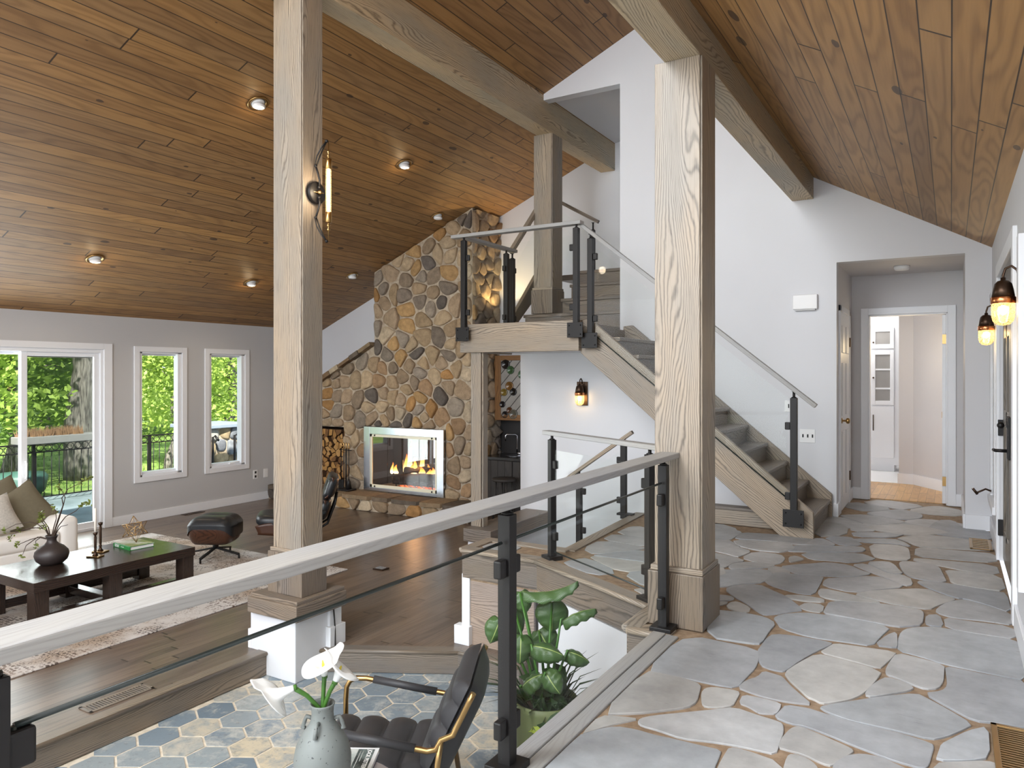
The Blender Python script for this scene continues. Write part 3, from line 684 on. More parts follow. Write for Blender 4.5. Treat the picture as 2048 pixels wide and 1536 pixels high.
# white walls below the stone level
mb = MB(); mb.box(-1.36, -1.30, Y0, 3.83, ZT, -.03)
mb.prism([(-1.53, 3.84), (-1.50, 3.84), (-1.50, 4.26), (-2.66, 4.89), (-2.68, 4.86), (-1.53, 4.24)], lambda a, b: (a, b, ZT), lambda a, b: (a, b, -.05))
mb.box(-1.53, -1.30, 3.835, 3.86, ZT, -.05); mb.box(-2.72, -2.64, 5.24, YB, -1.2, -.05); mb.box(-3.36, -2.66, 5.20, 5.235, ZT, -.05); mb.box(-3.355, -3.32, 4.87, 5.24, ZT, -.2)
struct(mb.build('wall_ledge', M['white']))
mb = MB(); mb.box(-3.30, -2.72, 4.862, 4.89, ZL, -.2); panel = struct(mb.build('trim_3', wood('vertical_oak_panel', srgb(170, 150, 134), srgb(96, 84, 76), srgb(150, 138, 132))))
struct(B(-3.375, -3.30, 4.845, 4.90, ZL, -.2).build('trim_4', M['trimwhite'], bevel=.004))
struct(B(-3.43, -3.285, 4.815, 4.89, ZL, ZL + .15).build('baseboard_ledge', M['trimwhite'], bevel=.004))
struct(B(-2.98, -2.80, 4.83, 4.885, -.46, -.36).build('trim_5', M['oakdark'], bevel=.004))
# curb at the head of the lower stairs, under the main flight
struct(B(-2.57, -1.33, 6.90, 7.0, 0, .14).build('trim_6', M['oak'], bevel=.006))
struct(B(-2.57, -1.33, 6.885, 7.03, .14, .165).build('trim_6', M['oakdark'], bevel=.004))
# living room floor platform
LIV = [(XL, Y0), (-4.585, Y0), (-4.585, 4.0), (-4.2, 4.215), (-3.30, 4.70), (-2.75, 4.70), (-2.75, 5.2), (-2.9, YB), (-4.576, YB), (-4.576, YF), (XL, YF)]
struct(MB().prism(LIV, lambda a, b: (a, b, -1.1), lambda a, b: (a, b, ZL)).build('floor', M['livfloor']))
edge_run([(-2.75, 4.70), (-3.30, 4.70), (-4.2, 4.215), (-4.585, 4.0), (-4.585, Y0)], 'trim_7', .09, .03, .02, ZL - .002, .15, 'oakdark')
struct(B(-4.7, -1.30, Y0, 5.3, -1.1, ZT - .004).build('floor', M['grout']))
mb = MB(); px, py, sd_ = .248, .2148, .139; rt = random.Random(11)
for r in range(-32, 12):
    for c in range(-2, 15):
        cx = -4.396 + c * px + (px / 2 if r % 2 else 0); cy = 2.89 + r * py
        if cy < -2.5 or cx < -4.62 or cx > -1.25: continue
        mb.cur = (rt.random(), rt.random(), rt.random())
        ring = [(cx + sd_ * .965 * math.sin(math.pi / 3 * k) , cy + sd_ * .965 * math.cos(math.pi / 3 * k)) for k in range(6)]
        n = len(mb.v)
        for a, b in ring: mb.v.append(Vector((a, b, ZT - .008)))
        for a, b in ring: mb.v.append(Vector((a, b, ZT)))
        mb.face([n + 6 + k for k in range(6)][::-1])
        for k in range(6): mb.face([n + k, n + (k + 1) % 6, n + 6 + (k + 1) % 6, n + 6 + k])
struct(mb.build('floor', M['tile']))
# baseboards
struct(B(XL, XL + .018, 6.0, YF, ZL, ZL + .13).build('baseboard_left', M['trimwhite'], bevel=.003))
mb = MB(); mb.box(OX1, XR, YB - .018, YB, 0, .13); mb.box(XR - .018, XR, 6.78, YB, 0, .13); mb.box(XR - .018, XR, Y0, 4.9, 0, .13)
struct(mb.build('baseboard_right', M['trimwhite'], bevel=.003))
mb = MB(); mb.box(-1.0, OX0, YB - .018, YB, 0, .13); mb.box(OX0, OX0 + .018, YB - .018, 7.98, 0, .13); mb.box(OX0, OX0 + .018, 8.82, HY, 0, .13); mb.box(OX0, -.87, HY - .018, HY, 0, .13)
mb.box(.045, OX1, HY - .018, HY, 0, .13); mb.box(OX1 - .018, OX1, YB, HY, 0, .13)
struct(mb.build('baseboard_hall', M['trimwhite'], bevel=.003))
# ------------------------------------------------------------------ windows and doors
def window(name, ya, yb, crank):
    w = B(XL - .005, XL + .022, ya - .085, ya, WZ0 - .08, WZ1 + .08)
    w.box(XL - .005, XL + .022, yb, yb + .085, WZ0 - .08, WZ1 + .08); w.box(XL - .005, XL + .022, ya, yb, WZ1, WZ1 + .08); w.box(XL - .005, XL + .022, ya, yb, WZ0 - .08, WZ0)
    o = struct(w.build(name, M['trimwhite'], bevel=.004)); o['label'] = 'white casing of the tall casement window'
    j = MB()
    for a, b, x0 in ((ya, ya + .02, -.14), (yb - .02, yb, -.14), (ya + .02, ya + .045, -.10), (yb - .045, yb - .02, -.10), (yb - .065, yb - .045, -.07)): j.box(XL + x0 - .03, XL, a, b, WZ0, WZ1)
    j.box(XL - .16, XL, ya, yb, WZ0, WZ0 + .03); j.box(XL - .16, XL - .05, ya, yb, WZ0 + .03, WZ0 + .06); j.box(XL - .16, XL, ya, yb, WZ1 - .025, WZ1); j.box(XL - .16, XL - .06, ya, yb, WZ1 - .05, WZ1 - .025)
    j.build('window_frame', M['trimwhite'], o, bevel=.003)
    B(XL - .125, XL - .119, ya + .03, yb - .03, WZ0 + .05, WZ1 - .04).build('window_pane', M['glass'], o)
    if crank:
        c = MB().box(XL - .05, XL - .01, (ya + yb) / 2 + .06, (ya + yb) / 2 + .16, WZ0 + .03, WZ0 + .05); c.tube([(XL - .02, yb - .25, WZ0 + .055), (XL + .01, yb - .16, WZ0 + .055), (XL + .015, yb - .12, WZ0 + .05)], .008)
        c.build('window_crank', M['plastic'], o)
window('window_1', *W1, False); window('window_2', *W2, True)
s = B(XL - .005, XL + .022, SY1 , SY1 + .12, ZL, SZ + .085); s.box(XL - .005, XL + .022, SY0 - .1, SY0, ZL, SZ + .085); s.box(XL - .005, XL + .022, SY0, SY1, SZ, SZ + .085)
sl = struct(s.build('door_1', M['trimwhite'], bevel=.004))
j = B(XL - .15, XL, SY1 - .04, SY1, ZL, SZ); j.box(XL - .15, XL - .002, SY0 + .04, SY1 - .04, SZ - .05, SZ); j.box(XL - .15, XL - .002, SY0 + .04, SY1 - .04, ZL, ZL + .035); j.box(XL - .15, XL, SY0, SY0 + .04, ZL, SZ)
j.build('door_jamb', M['trimwhite'], sl, bevel=.003)
def sash(y0, y1, x, st, mat, name):
    q = B(x - .035, x, y0, y0 + st, ZL + .03, SZ - .03); q.box(x - .035, x, y1 - st, y1, ZL + .03, SZ - .03)
    q.box(x - .034, x - .001, y0 + st, y1 - st, SZ - .03 - st, SZ - .03); q.box(x - .034, x - .001, y0 + st, y1 - st, ZL + .03, ZL + .03 + st * 1.1)
    f = q.build(name, mat, sl, bevel=.003); B(x - .022, x - .016, y0 + st, y1 - st, ZL + .03 + st, SZ - .03 - st).build('door_glass', M['glass'], f); return f
fx = sash(3.8, 4.90, XL - .09, .06, M['trimwhite'], 'fixed_sash'); mv = sash(4.83, 5.84, XL - .03, .075, M['trimwhite'], 'sliding_sash')
q = MB().tube([(XL + .0, 4.868, .06), (XL + .03, 4.868, .08), (XL + .03, 4.868, .26), (XL + .0, 4.868, .28)], .009); q.build('door_handle', M['plastic'], mv)
q = B(XL - .125, XL - .105, 4.90, 4.935, ZL + .04, SZ - .05); q.box(XL - .125, XL - .105, 5.79, 5.81, ZL + .04, SZ - .05); q.box(XL - .125, XL - .105, 4.9, 5.81, SZ - .12, SZ - .05)
sf = q.build('screen_frame', plain('bronze_screen_frame', (86, 78, 72), .5), sl); B(XL - .117, XL - .114, 4.93, 5.79, ZL + .05, SZ - .1).build('insect_screen', M['screen'], sf)
# front double door
c = MB(); 
for a, b in ((DY0 - .12, DY0), (DY1, DY1 + .11)): c.box(XR - .022, XR + .005, a, b, 0, DZ + .1)
c.box(XR - .022, XR + .005, DY0, DY1, DZ, DZ + .1)
fd = struct(c.build('door_2', M['trimwhite'], bevel=.004))
DM = (DY0 + DY1) / 2
def leaf(y0, y1):
    w = .11; l = B(XR + .02, XR + .06, y0, y0 + w, .015, DZ); l.box(XR + .02, XR + .06, y1 - w, y1, .015, DZ)
    zs = [.015, .25, 1.02, 1.14, 1.66, 1.76, DZ]
    for a, b in ((.015, .25), (1.02, 1.14), (1.66, 1.76), (DZ - .12, DZ)): l.box(XR + .02, XR + .06, y0 + w, y1 - w, a, b)
    l.box(XR + .02, XR + .06, (y0 + y1) / 2 - .05, (y0 + y1) / 2 + .05, .2, DZ - .1)
    o = l.build('door_leaf', M['doorwood'], fd, bevel=.006)
    p = MB()
    for a, b in ((.25, 1.02), (1.14, 1.66), (1.76, DZ - .12)):
        for e, f in ((y0 + w, (y0 + y1) / 2 - .05), ((y0 + y1) / 2 + .05, y1 - w)): p.box(XR + .04, XR + .055, e, f, a, b); p.box(XR + .03, XR + .045, e + .04, f - .04, a + .05, b - .05)
    p.build('door_panel', M['doorwood'], o, bevel=.008); return o
la, lb = leaf(DY0 + .005, DM - .004), leaf(DM + .004, DY1 - .005)
h = B(XR + .004, XR + .02, DM - .075, DM - .02, .84, 1.12); h.build('door_plate', M['blackmetal'], la, bevel=.004)
h = B(XR + .004, XR + .02, DM + .02, DM + .075, .84, 1.12); h.tube([(XR + .01, DM + .05, .89), (XR - .06, DM + .05, .89), (XR - .065, DM + .17, .885)], .011); h.ball((XR - .03, DM + .05, 1.06), .022, 8)
h.build('door_lever', M['blackmetal'], lb)
for z in (.25, 1.0, 1.9): B(XR - .012, XR + .03, DY1 - .02, DY1 + .012, z - .06, z + .06).build('hinge', M['blackmetal'], lb, bevel=.003)
# sidelight beside the door with its crank
c = MB(); c.box(XR - .025, XR, 6.86, 6.93, .34, 2.1); c.box(XR - .025, XR, 7.55, 7.62, .34, 2.1); c.box(XR - .025, XR, 6.86, 7.62, 2.03, 2.1); c.box(XR - .04, XR, 6.84, 7.64, .30, .36)
sd2 = struct(c.build('window_3', M['trimwhite'], bevel=.004)); B(XR - .008, XR - .002, 6.93, 7.55, .36, 2.03).build('window_pane', plain('frosted_sidelight', (214, 218, 222), .2, var=.02), sd2)
q = MB().tube([(XR - .02, 7.5, .40), (XR - .06, 7.5, .415), (XR - .09, 7.48, .40), (XR - .12, 7.47, .385)], .008); q.tube([(XR - .155, 7.46, .42), (XR - .12, 7.47, .37)], .011); q.build('window_crank', M['bronze'], sd2)
# near sidelight casing at the right edge
struct(B(XR - .03, XR, 4.40, 4.50, .32, 2.1).build('window_4', M['trimwhite'], bevel=.004))
# closet door in the hallway
c = MB(); c.box(OX0 - .002, OX0 + .02, 7.99, 8.05, 0, 2.1); c.box(OX0 - .002, OX0 + .02, 8.76, 8.82, 0, 2.1); c.box(OX0 - .002, OX0 + .02, 7.99, 8.82, 2.04, 2.1)
cd = struct(c.build('door_3', M['trimwhite'], bevel=.003))
l = B(OX0 + .0, OX0 + .014, 8.05, 8.76, .01, 2.04)
for z0, z1 in ((.15, .82), (.98, 1.52), (1.62, 1.9)):
    for y0, y1 in ((8.12, 8.37), (8.44, 8.69)): l.box(OX0 + .012, OX0 + .022, y0, y1, z0, z1)
dl = l.build('door_leaf', M['trimwhite'], cd, bevel=.005)
k = MB().lathe([(.028, 0), (.028, .006), (.01, .01), (.01, .035), (.026, .045), (.03, .06), (.022, .075), (.0001, .078)], (OX0 + .014, 8.12, .93), 16, Matrix.Rotation(math.pi / 2, 4, 'Y')); k.build('door_knob', M['brass'], dl)
for z in (.3, 1.75): B(OX0 + .012, OX0 + .03, 8.745, 8.775, z - .05, z + .05).build('hinge', M['bronze'], dl)
# doorway at the end of the hallway and its open door
c = MB(); c.box(DX0 - .075, DX0, HY - .02, HY + .005, 0, DZ2 + .075); c.box(DX1, DX1 + .075, HY - .02, HY + .005, 0, DZ2 + .075); c.box(DX0, DX1, HY - .02, HY + .005, DZ2, DZ2 + .075)
c.box(DX0, DX0 + .015, HY, HY + .12, 0, DZ2); c.box(DX1 - .015, DX1, HY, HY + .12, 0, DZ2); c.box(DX0, DX1, HY, HY + .12, DZ2 - .015, DZ2)
dw = struct(c.build('door_4', M['trimwhite'], bevel=.003))
l = B(DX1 - .052, DX1 - .016, HY + .06, HY + .80, .01, DZ2 - .02).build('door_leaf', M['trimwhite'], dw, bevel=.003)
for z in (.25, 1.78): B(DX1 - .05, DX1 - .012, HY + .045, HY + .062, z - .05, z + .05).build('hinge', M['brass'], l)
MB().box(DX1 - .062, DX1 - .05, HY + .70, HY + .75, .9, .97).build('door_knob', M['brass'], l)
# ================================================================== BEAMS AND POSTS
def struct_l(o, l): o['label'] = l; return struct(o)
struct_l(B(-4.475, -4.25, Y0, YF, 4.406, 4.80).build('beam', M['beam'], bevel=.006), 'long oak beam over the living room post and landing post')
struct_l(B(-1.385, -1.18, Y0, YB, 3.156, 3.56).build('beam', M['beam'], bevel=.006), 'oak beam over the tall foyer post running to the hall wall')
def post(label, x0, x1, y0, y1, z0, z1, bx, by, zb, mat='oak'):
    t = thing('timber_post', label, 'post', ((x0 + x1) / 2, (y0 + y1) / 2, z0))
    b = B(x0, x1 - .012, y0, y1, z0, z1); b.box(x1 - .006, x1, y0 + .008, y1, z0, z1); b.box(x1 - .014, x1 - .004, y0 + .012, y1 - .01, z0, z1)
    b.build('shaft', M[mat], t, bevel=.004)
    p = B(x0 - bx, x1 + bx * .6, y0 - by, y1 + by, z0, z0 + zb - .02, long=2)
    p.build('plinth', M['oakdark'], t, bevel=.005)
    B(x0 - bx * .6, x1 + bx * .4, y0 - by * .6, y1 + by * .6, z0 + zb - .02, z0 + zb + .01).build('moulding', M['oak'], t, bevel=.004)
    return t
post('tall oak foyer post standing on the flagstones beside the railing end', -1.44, -1.17, 3.975, 4.24, 0, 3.156, .028, .04, .32)
post('tall oak post on the white capped pier with the brass tube sconce', -4.566, -4.25, 3.973, 4.185, -.30, 4.406, .036, .026, .34)
post('square oak post standing on the first step of the upper stair', -4.51, -4.25, 8.06, 8.34, 2.16, 4.406, .025, .025, .32)
# pier under the living room post
t = thing('pier', 'white plastered pier with a thick oak cap at the living room corner', 'pier', (-4.5, 4.13, ZT))
B(-4.75, -4.25, 3.905, 4.36, ZT, -.44).build('body', M['white'], t, bevel=.006)
c = B(-4.71, -4.168, 3.84, 4.37, -.452, -.33, long=0); c.box(-4.69, -4.18, 3.855, 4.36, -.335, -.30, long=0); c.build('cap', M['oakdark'], t, bevel=.008)
s = MB(); s.box(-4.26, -4.225, 4.24, 4.37, ZL, -.44); s.box(-4.26, -4.20, 4.22, 4.39, ZL, ZL + .16)
s.build('trim_board', M['trimwhite'], t, bevel=.003); B(-4.775, -4.74, 3.90, 4.0, ZL, ZL + .15).build('trim_board', M['trimwhite'], t, bevel=.003)
cord = MB().tube([(-4.215, 4.27, -.45), (-4.205, 4.275, -.6), (-4.195, 4.27, -.78), (-4.16, 4.26, -.84), (-4.17, 4.24, -.935)], .006, 6)
tag(cord.build('cord', M['blackmetal']), 'thin black cord hanging from the oak cap of the white pier', 'cord')
# half wall and post under the landing
struct(B(-4.46, -4.19, 6.52, YB, ZL, -.385).build('wall_half', M['white']))
struct(B(-4.50, -4.15, 6.485, YB, -.39, -.25).build('trim_8', M['oakdark'], bevel=.008))
t = thing('timber_post', 'slim oak post holding up the stair landing on the half wall', 'post', (-4.41, 6.67, -.25))
B(-4.49, -4.36, 6.62, 6.72, -.25, 1.64).build('shaft', M['oak'], t, bevel=.004); B(-4.352, -4.335, 6.628, 6.72, -.25, 1.64).build('trim_board', M['oak'], t, bevel=.003)
# ================================================================== FIREPLACE
FY = 9.25
FX0, FX1, FZ0, FZ1 = -8.378, -6.741, -.515, .538     # steel surround
NX0, NX1, NZ0, NZ1 = -9.8, -8.886, -.515, .50         # log niche
CX0, CX1 = -8.22, -6.26
sl_m = (1.89 - 1.287) / 1.17                          # shoulder slope
def shoulder(x): return 1.89 + (x + 8.22) * sl_m
outer = [(XL, ZL), (CX1, ZL), (CX1, zl(CX1)), (CX0, zl(CX0)), (CX0, 1.89), (XL, shoulder(XL))]
chim = thing('fireplace', 'massive fieldstone fireplace and chimney breast rising to the pine ceiling', 'fireplace', (-7.5, FY + .3, ZL))
mb = MB()
def frontbox(x0, x1, z0, z1): mb.box(x0, x1, FY + .02, YF, z0, z1)
# body around the two openings
mb.prism([(CX0, FZ1 - .01), (CX1, FZ1 - .01), (CX1, zl(CX1)), (CX0, zl(CX0))], lambda a, b: (a, FY + .02, b), lambda a, b: (a, YF, b))
mb.prism([(XL, NZ1), (CX0, NZ1), (CX0, 1.89), (XL, shoulder(XL))], lambda a, b: (a, FY + .02, b), lambda a, b: (a, YF, b))
frontbox(NX1, FX0 + .08, ZL, FZ1); frontbox(FX1 - .08, CX1, ZL, FZ1); frontbox(XL, NX0, ZL, NZ1); frontbox(FX0, FX1, ZL, -.46); frontbox(NX0, NX1, ZL, NZ0)
mb.box(NX0, NX1, 9.75, YF, NZ0, NZ1); mb.box(FX0, FX1, 9.85, YF, FZ0, FZ1)
mb.build('body', M['mortar'], chim)
PAL = [(172, 152, 126), (158, 140, 118), (180, 162, 136), (146, 132, 116), (132, 122, 112), (188, 156, 112), (164, 138, 110), (198, 184, 162), (108, 102, 98), (176, 138, 92), (154, 145, 134), (186, 168, 142), (168, 150, 128), (176, 156, 128)]
PAL = [tuple(v * k for v, k in zip(srgb(*c)[:3], (.94, .88, .81))) for c in PAL]
def stones(mb, cells, to3, rnd, h=.06):
    for c in cells:
        if area(c) < .002: continue
        c = chaikin(c, 2, .22); g = cen(c); n = len(mb.v); m = len(c); hh = h * rnd.uniform(.6, 1.15)
        k = rnd.choice(PAL); f = rnd.uniform(.8, 1.12); mb.cur = tuple(x * f for x in k)
        tx, ty = rnd.uniform(-.25, .25), rnd.uniform(-.25, .25)
        for s, z in ((1, 0), (.985, .55), (.9, .9), (.6, 1.0)):
            for a, b in c:
                q = 1 + rnd.uniform(-.02, .02); da, db = (a - g[0]) * s * q, (b - g[1]) * s * q
                mb.v.append(Vector(to3(g[0] + da, g[1] + db, hh * z + (tx * da + ty * db if z else 0))))
        mb.v.append(Vector(to3(g[0], g[1], hh * 1.02)))
        for r in range(3):
            for i in range(m):
                j = (i + 1) % m; mb.face([n + r * m + i, n + r * m + j, n + (r + 1) * m + j, n + (r + 1) * m + i], None, True)
        for i in range(m): mb.face([n + 3 * m + i, n + 3 * m + (i + 1) % m, n + 4 * m], None, True)
def poisson(rnd, x0, x1, z0, z1, r0, r1, ok, tries=9000, ax=1.0):
    s = []
    for _ in range(tries):
        q = (rnd.uniform(x0, x1), rnd.uniform(z0, z1)); r = rnd.uniform(r0, r1)
        if ok(q) and all(math.hypot((q[0] - p[0]) * ax, q[1] - p[1]) > (r + p[2]) / 2 for p in s): s.append((q[0], q[1], r))
    return [(a, b) for a, b, _ in s]
rr = random.Random(21)
def okf(q):
    x, z = q
    if not (CX1 - 3.96 < x < CX1) or z > zl(x) or z < ZL or x > CX1: return False
    if x < CX0 and z > shoulder(x): return False
    if FX0 < x < FX1 and FZ0 < z < FZ1: return False
    if NX0 < x < NX1 and z < NZ1: return False
    return True
def consf(s):
    x, z = s; r = [((1, 0), CX1 - .005)]
    l = math.hypot(.432, 1)
    if x >= CX0 and z > 1.85: r += [((-1, 0), -CX0 - .01), ((-.432 / l, 1 / l), (2.23 - .432 * XL) / l - .01)]
    if x < CX0: l = math.hypot(sl_m, 1); r += [((-sl_m / l, 1 / l), (1.89 + 8.22 * sl_m) / l - .01)]
    for a, b, c, d in ((FX0, FX1, FZ0, FZ1), (NX0, NX1, ZL, NZ1)):
        e = [((1, 0), a - .005, a - x), ((-1, 0), -b - .005, x - b), ((0, 1), c - .005, c - z), ((0, -1), -d - .005, z - d)]
        k = max(e, key=lambda q: q[2])
        if k[2] > -1e-3 and k[2] < .6: r.append((k[0], k[1]))
    return r
sd = poisson(rr, -10.2, CX1, ZL, 4.0, .12, .34, okf, 16000, .85)
mb = MB(); stones(mb, voronoi(sd, .32, .022, consf), lambda a, b, h: (a, FY + .02 - h, b), rr, .05)
side_ok = lambda q: True
sd = poisson(rr, FY + .02, YF, ZL, 3.95, .14, .30, lambda q: True, 5000)
stones(mb, voronoi(sd, .3, .03, lambda s: [((-1, 0), -FY - .02), ((1, 0), YF - .005)]), lambda a, b, h: (CX1 + h * .8, a, min(b, zl(CX1) - .02)), rr, .07)
# capping stones down the shoulder
x = CX0
while x > -10.1:
    w = rr.uniform(.16, .3); zc = shoulder(x - w / 2); kf = rr.uniform(.6, .85); mb.cur = tuple(v * kf for v in rr.choice(PAL))
    mb.bar((x, FY - .0, shoulder(x) + .02), (x - w * .95, FY - .0, shoulder(x - w * .95) + .02), .2, rr.uniform(.05, .08)); x -= w
mb.build('field_stones', M['stone'], chim)
# hearth
hy = 8.74
mb = B(-10.2, -6.0, hy + .03, FY + .02, ZL, FZ0 - .06); mb.build('hearth_core', M['mortar'], chim)
mb = MB()
sd = poisson(rr, -10.2, -6.0, ZL, FZ0 - .06, .2, .3, lambda q: True, 3000, .8)
stones(mb, voronoi(sd, .34, .02, lambda s: [((0, -1), -ZL), ((0, 1), FZ0 - .06), ((1, 0), -6.0), ((-1, 0), 10.2)]), lambda a, b, h: (a, hy + .03 - h, b), rr, .05)
sd = poisson(rr, hy, FY, ZL, FZ0 - .06, .2, .26, lambda q: True, 900)
stones(mb, voronoi(sd, .3, .02, lambda s: [((0, -1), -ZL), ((0, 1), FZ0 - .06), ((1, 0), FY), ((-1, 0), -hy)]), lambda a, b, h: (-6.0 + h, a, b), rr, .04)
x = -10.2
while x < -5.98:
    w = rr.uniform(.35, .65); kf = rr.uniform(.6, .8); mb.cur = tuple(v * kf for v in rr.choice(PAL[:5])); x2 = min(x + w, -5.95)
    d0, d1 = rr.uniform(-.07, .0), rr.uniform(-.07, .0); yf = hy + .02
    pts = chaikin([(x + .01, yf + d0), ((x + x2) / 2, yf + rr.uniform(-.09, 0)), (x2 - .01, yf + d1), (x2 - .01, FY - .0), (x + .01, FY - .0)], 1, .15)
    zz = FZ0 + rr.uniform(-.012, .008); mb.prism(pts, lambda a, b: (a, b, FZ0 - .065), lambda a, b: (a, b, zz)); x = x2
mb.build('hearth', M['stone'], chim, bevel=.012)
# steel surround with glass doors
s = thing('fireplace_doors', 'brushed steel framed glass doors set in the stone fireplace', 'fireplace door', (-7.56, FY - .05, FZ0))
w = .13; q = B(FX0, FX0 + w, FY - .07, FY - .02, FZ0, FZ1); q.box(FX1 - w, FX1, FY - .07, FY - .02, FZ0, FZ1); q.box(FX0 + w, FX1 - w, FY - .07, FY - .02, FZ1 - .12, FZ1); q.box(FX0 + w, FX1 - w, FY - .07, FY - .02, FZ0, FZ0 + .055)
q.build('surround', M['steel'], s, bevel=.004)
gx0, gx1, gz0, gz1 = FX0 + w, FX1 - w, FZ0 + .055, FZ1 - .12
q = B(gx0, gx0 + .04, FY - .055, FY - .03, gz0, gz1); q.box(gx1 - .04, gx1, FY - .055, FY - .03, gz0, gz1); q.box(gx0, gx1, FY - .055, FY - .03, gz1 - .045, gz1); q.box(gx0, gx1, FY - .055, FY - .03, gz0, gz0 + .05)
q.build('door_frame', M['cream'], s, bevel=.003)
pw = (gx1 - gx0 - .08) / 4
for i in range(4):
    a = gx0 + .04 + i * pw; g = B(a + .004, a + pw - .004, FY - .045, FY - .040, gz0 + .05, gz1 - .045).build('glass_door', M['fireglass'], s)
k = MB()
for xx in (gx0 + .1, gx1 - .1):
    for zz in (gz0 + .02, gz1 - .02): k.ball((xx, FY - .062, zz), .014, 6)
k.build('pivot', M['blackmetal'], s)
fb = B(FX0 + .1, FX1 - .1, 9.78, 9.85, FZ0, FZ1); fb.box(FX0 + .06, FX0 + .12, FY, 9.85, FZ0, FZ1); fb.box(FX1 - .12, FX1 - .06, FY, 9.85, FZ0, FZ1); fb.box(FX0 + .1, FX1 - .1, FY - .02, 9.85, FZ0 - .0, FZ0 + .03); fb.box(FX0 + .1, FX1 - .1, FY, 9.85, FZ1 - .06, FZ1)
fb.build('firebox', plain('sooty_firebrick', (48, 42, 40), .9, var=.2, scale=10), chim)
gt = thing('fire_grate', 'black iron log grate inside the fireplace', 'grate', (-7.5, 9.5, FZ0 + .03))
q = MB()
for i in range(7): xx = -7.9 + i * .14; q.tube([(xx, 9.34, FZ0 + .22), (xx, 9.36, FZ0 + .13), (xx, 9.66, FZ0 + .13)], .011, 6)
for yy in (9.38, 9.6): q.tube([(-7.92, yy, FZ0 + .12), (-7.04, yy, FZ0 + .12)], .012, 6)
for xx in (-7.85, -7.1):
    for yy in (9.38, 9.6): q.tube([(xx, yy, FZ0 + .12), (xx, yy, FZ0 + .03)], .012, 6)
q.build('bars', M['blackmetal'], gt)
def log(a, b, r, mat, name, label, seed):
    rn = random.Random(seed); A, Bv = Vector(a), Vector(b); q = MB(); n = 9
    q.tube([A.lerp(Bv, i / n) + Vector((rn.uniform(-.008, .008), rn.uniform(-.008, .008), rn.uniform(-.01, .01))) for i in range(n + 1)], [r * rn.uniform(.85, 1.1) for _ in range(n + 1)], 9)
    return tag(q.build(name, mat), label, 'log', 'burning logs')
log((-7.9, 9.42, FZ0 + .2), (-6.98, 9.46, FZ0 + .27), .075, M['charred'], 'burning_log', 'charred front log lying across the fire grate', 1)
log((-7.85, 9.62, FZ0 + .22), (-7.05, 9.6, FZ0 + .2), .08, M['charred'], 'burning_log', 'charred rear log on the fire grate behind the flames', 2)
log((-7.75, 9.5, FZ0 + .33), (-7.05, 9.56, FZ0 + .36), .06, M['charred'], 'burning_log', 'charred top log resting over the other two in the fire', 3)
fl = MB(); rn = random.Random(5)
for xx, hgt, wd in ((-7.68, .56, .075), (-7.45, .48, .065), (-7.8, .34, .05), (-7.55, .3, .06), (-7.3, .2, .06), (-7.15, .16, .07), (-7.92, .16, .06), (-7.6, .2, .1), (-7.38, .16, .09), (-6.96, .3, .06), (-8.0, .2, .04), (-7.22, .13, .09), (-7.05, .12, .08), (-7.74, .16, .1)):
    ph = rn.uniform(0, 6); y = 9.5 + rn.uniform(-.07, .07); z0 = FZ0 + .26
    fl.surf(lambda u, v: (xx + wd * (1 - u) ** .7 * min(1, u * 6 + .3) * math.cos(v * 6.283) + .03 * math.sin(ph + u * 4) * u, y + .4 * wd * (1 - u) ** .7 * math.sin(v * 6.283), z0 + u * hgt), 9, 10)
b0 = 0
for i, f in enumerate(fl.f): fl.uv[i] = [(v, u) for u, v in fl.uv[i]]
tag(fl.build('flames', M['flame']), 'orange flames rising from the logs in the fireplace', 'fire')
e = MB(); e.surf(lambda u, v: (-7.9 + u * .9, 9.36 + v * .3, FZ0 + .05 + .03 * math.sin(u * 40) * math.sin(v * 17)), 24, 6)
o = e.build('embers', M['ember']); tag(o, 'bed of red embers glowing under the log grate', 'embers'); o['kind'] = 'stuff'
light('fire_glow', 'POINT', (-7.5, 9.42, FZ0 + .45), 9, (1, .5, .18), .12)
# split firewood in the niche: each piece its own log
rl = random.Random(8); sdl = poisson(rl, NX0 + .05, NX1 - .04, NZ0 + .03, NZ1 - .1, .06, .098, lambda q: True, 5000)
for i, c in enumerate(voronoi(sdl, .12, .014, lambda s: [((1, 0), NX1 - .01), ((-1, 0), -NX0 - .01), ((0, -1), -NZ0), ((0, 1), NZ1 - .05)])):
    if area(c) < .0012: continue
    y0 = FY + rl.uniform(.0, .09); q = MB(); k = srgb(*rl.choice([(176, 132, 76), (150, 108, 60), (186, 144, 90), (116, 82, 50), (90, 64, 42), (160, 118, 68)]))[:3]; d = srgb(86, 62, 42)[:3]
    g = cen(c); n = len(q.v); m = len(c)
    for yy in (y0, 9.74):
        for a, b in c: q.v.append(Vector((a, yy, b)))
    q.cur = k; q.face(list(range(m))); q.cur = d
    for j in range(m): q.face([j, (j + 1) % m, m + (j + 1) % m, m + j])
    tag(q.build('split_log', M['splitwood']), 'split log in the firewood stack left of the fireplace', 'log', 'split logs stacked in the stone niche')
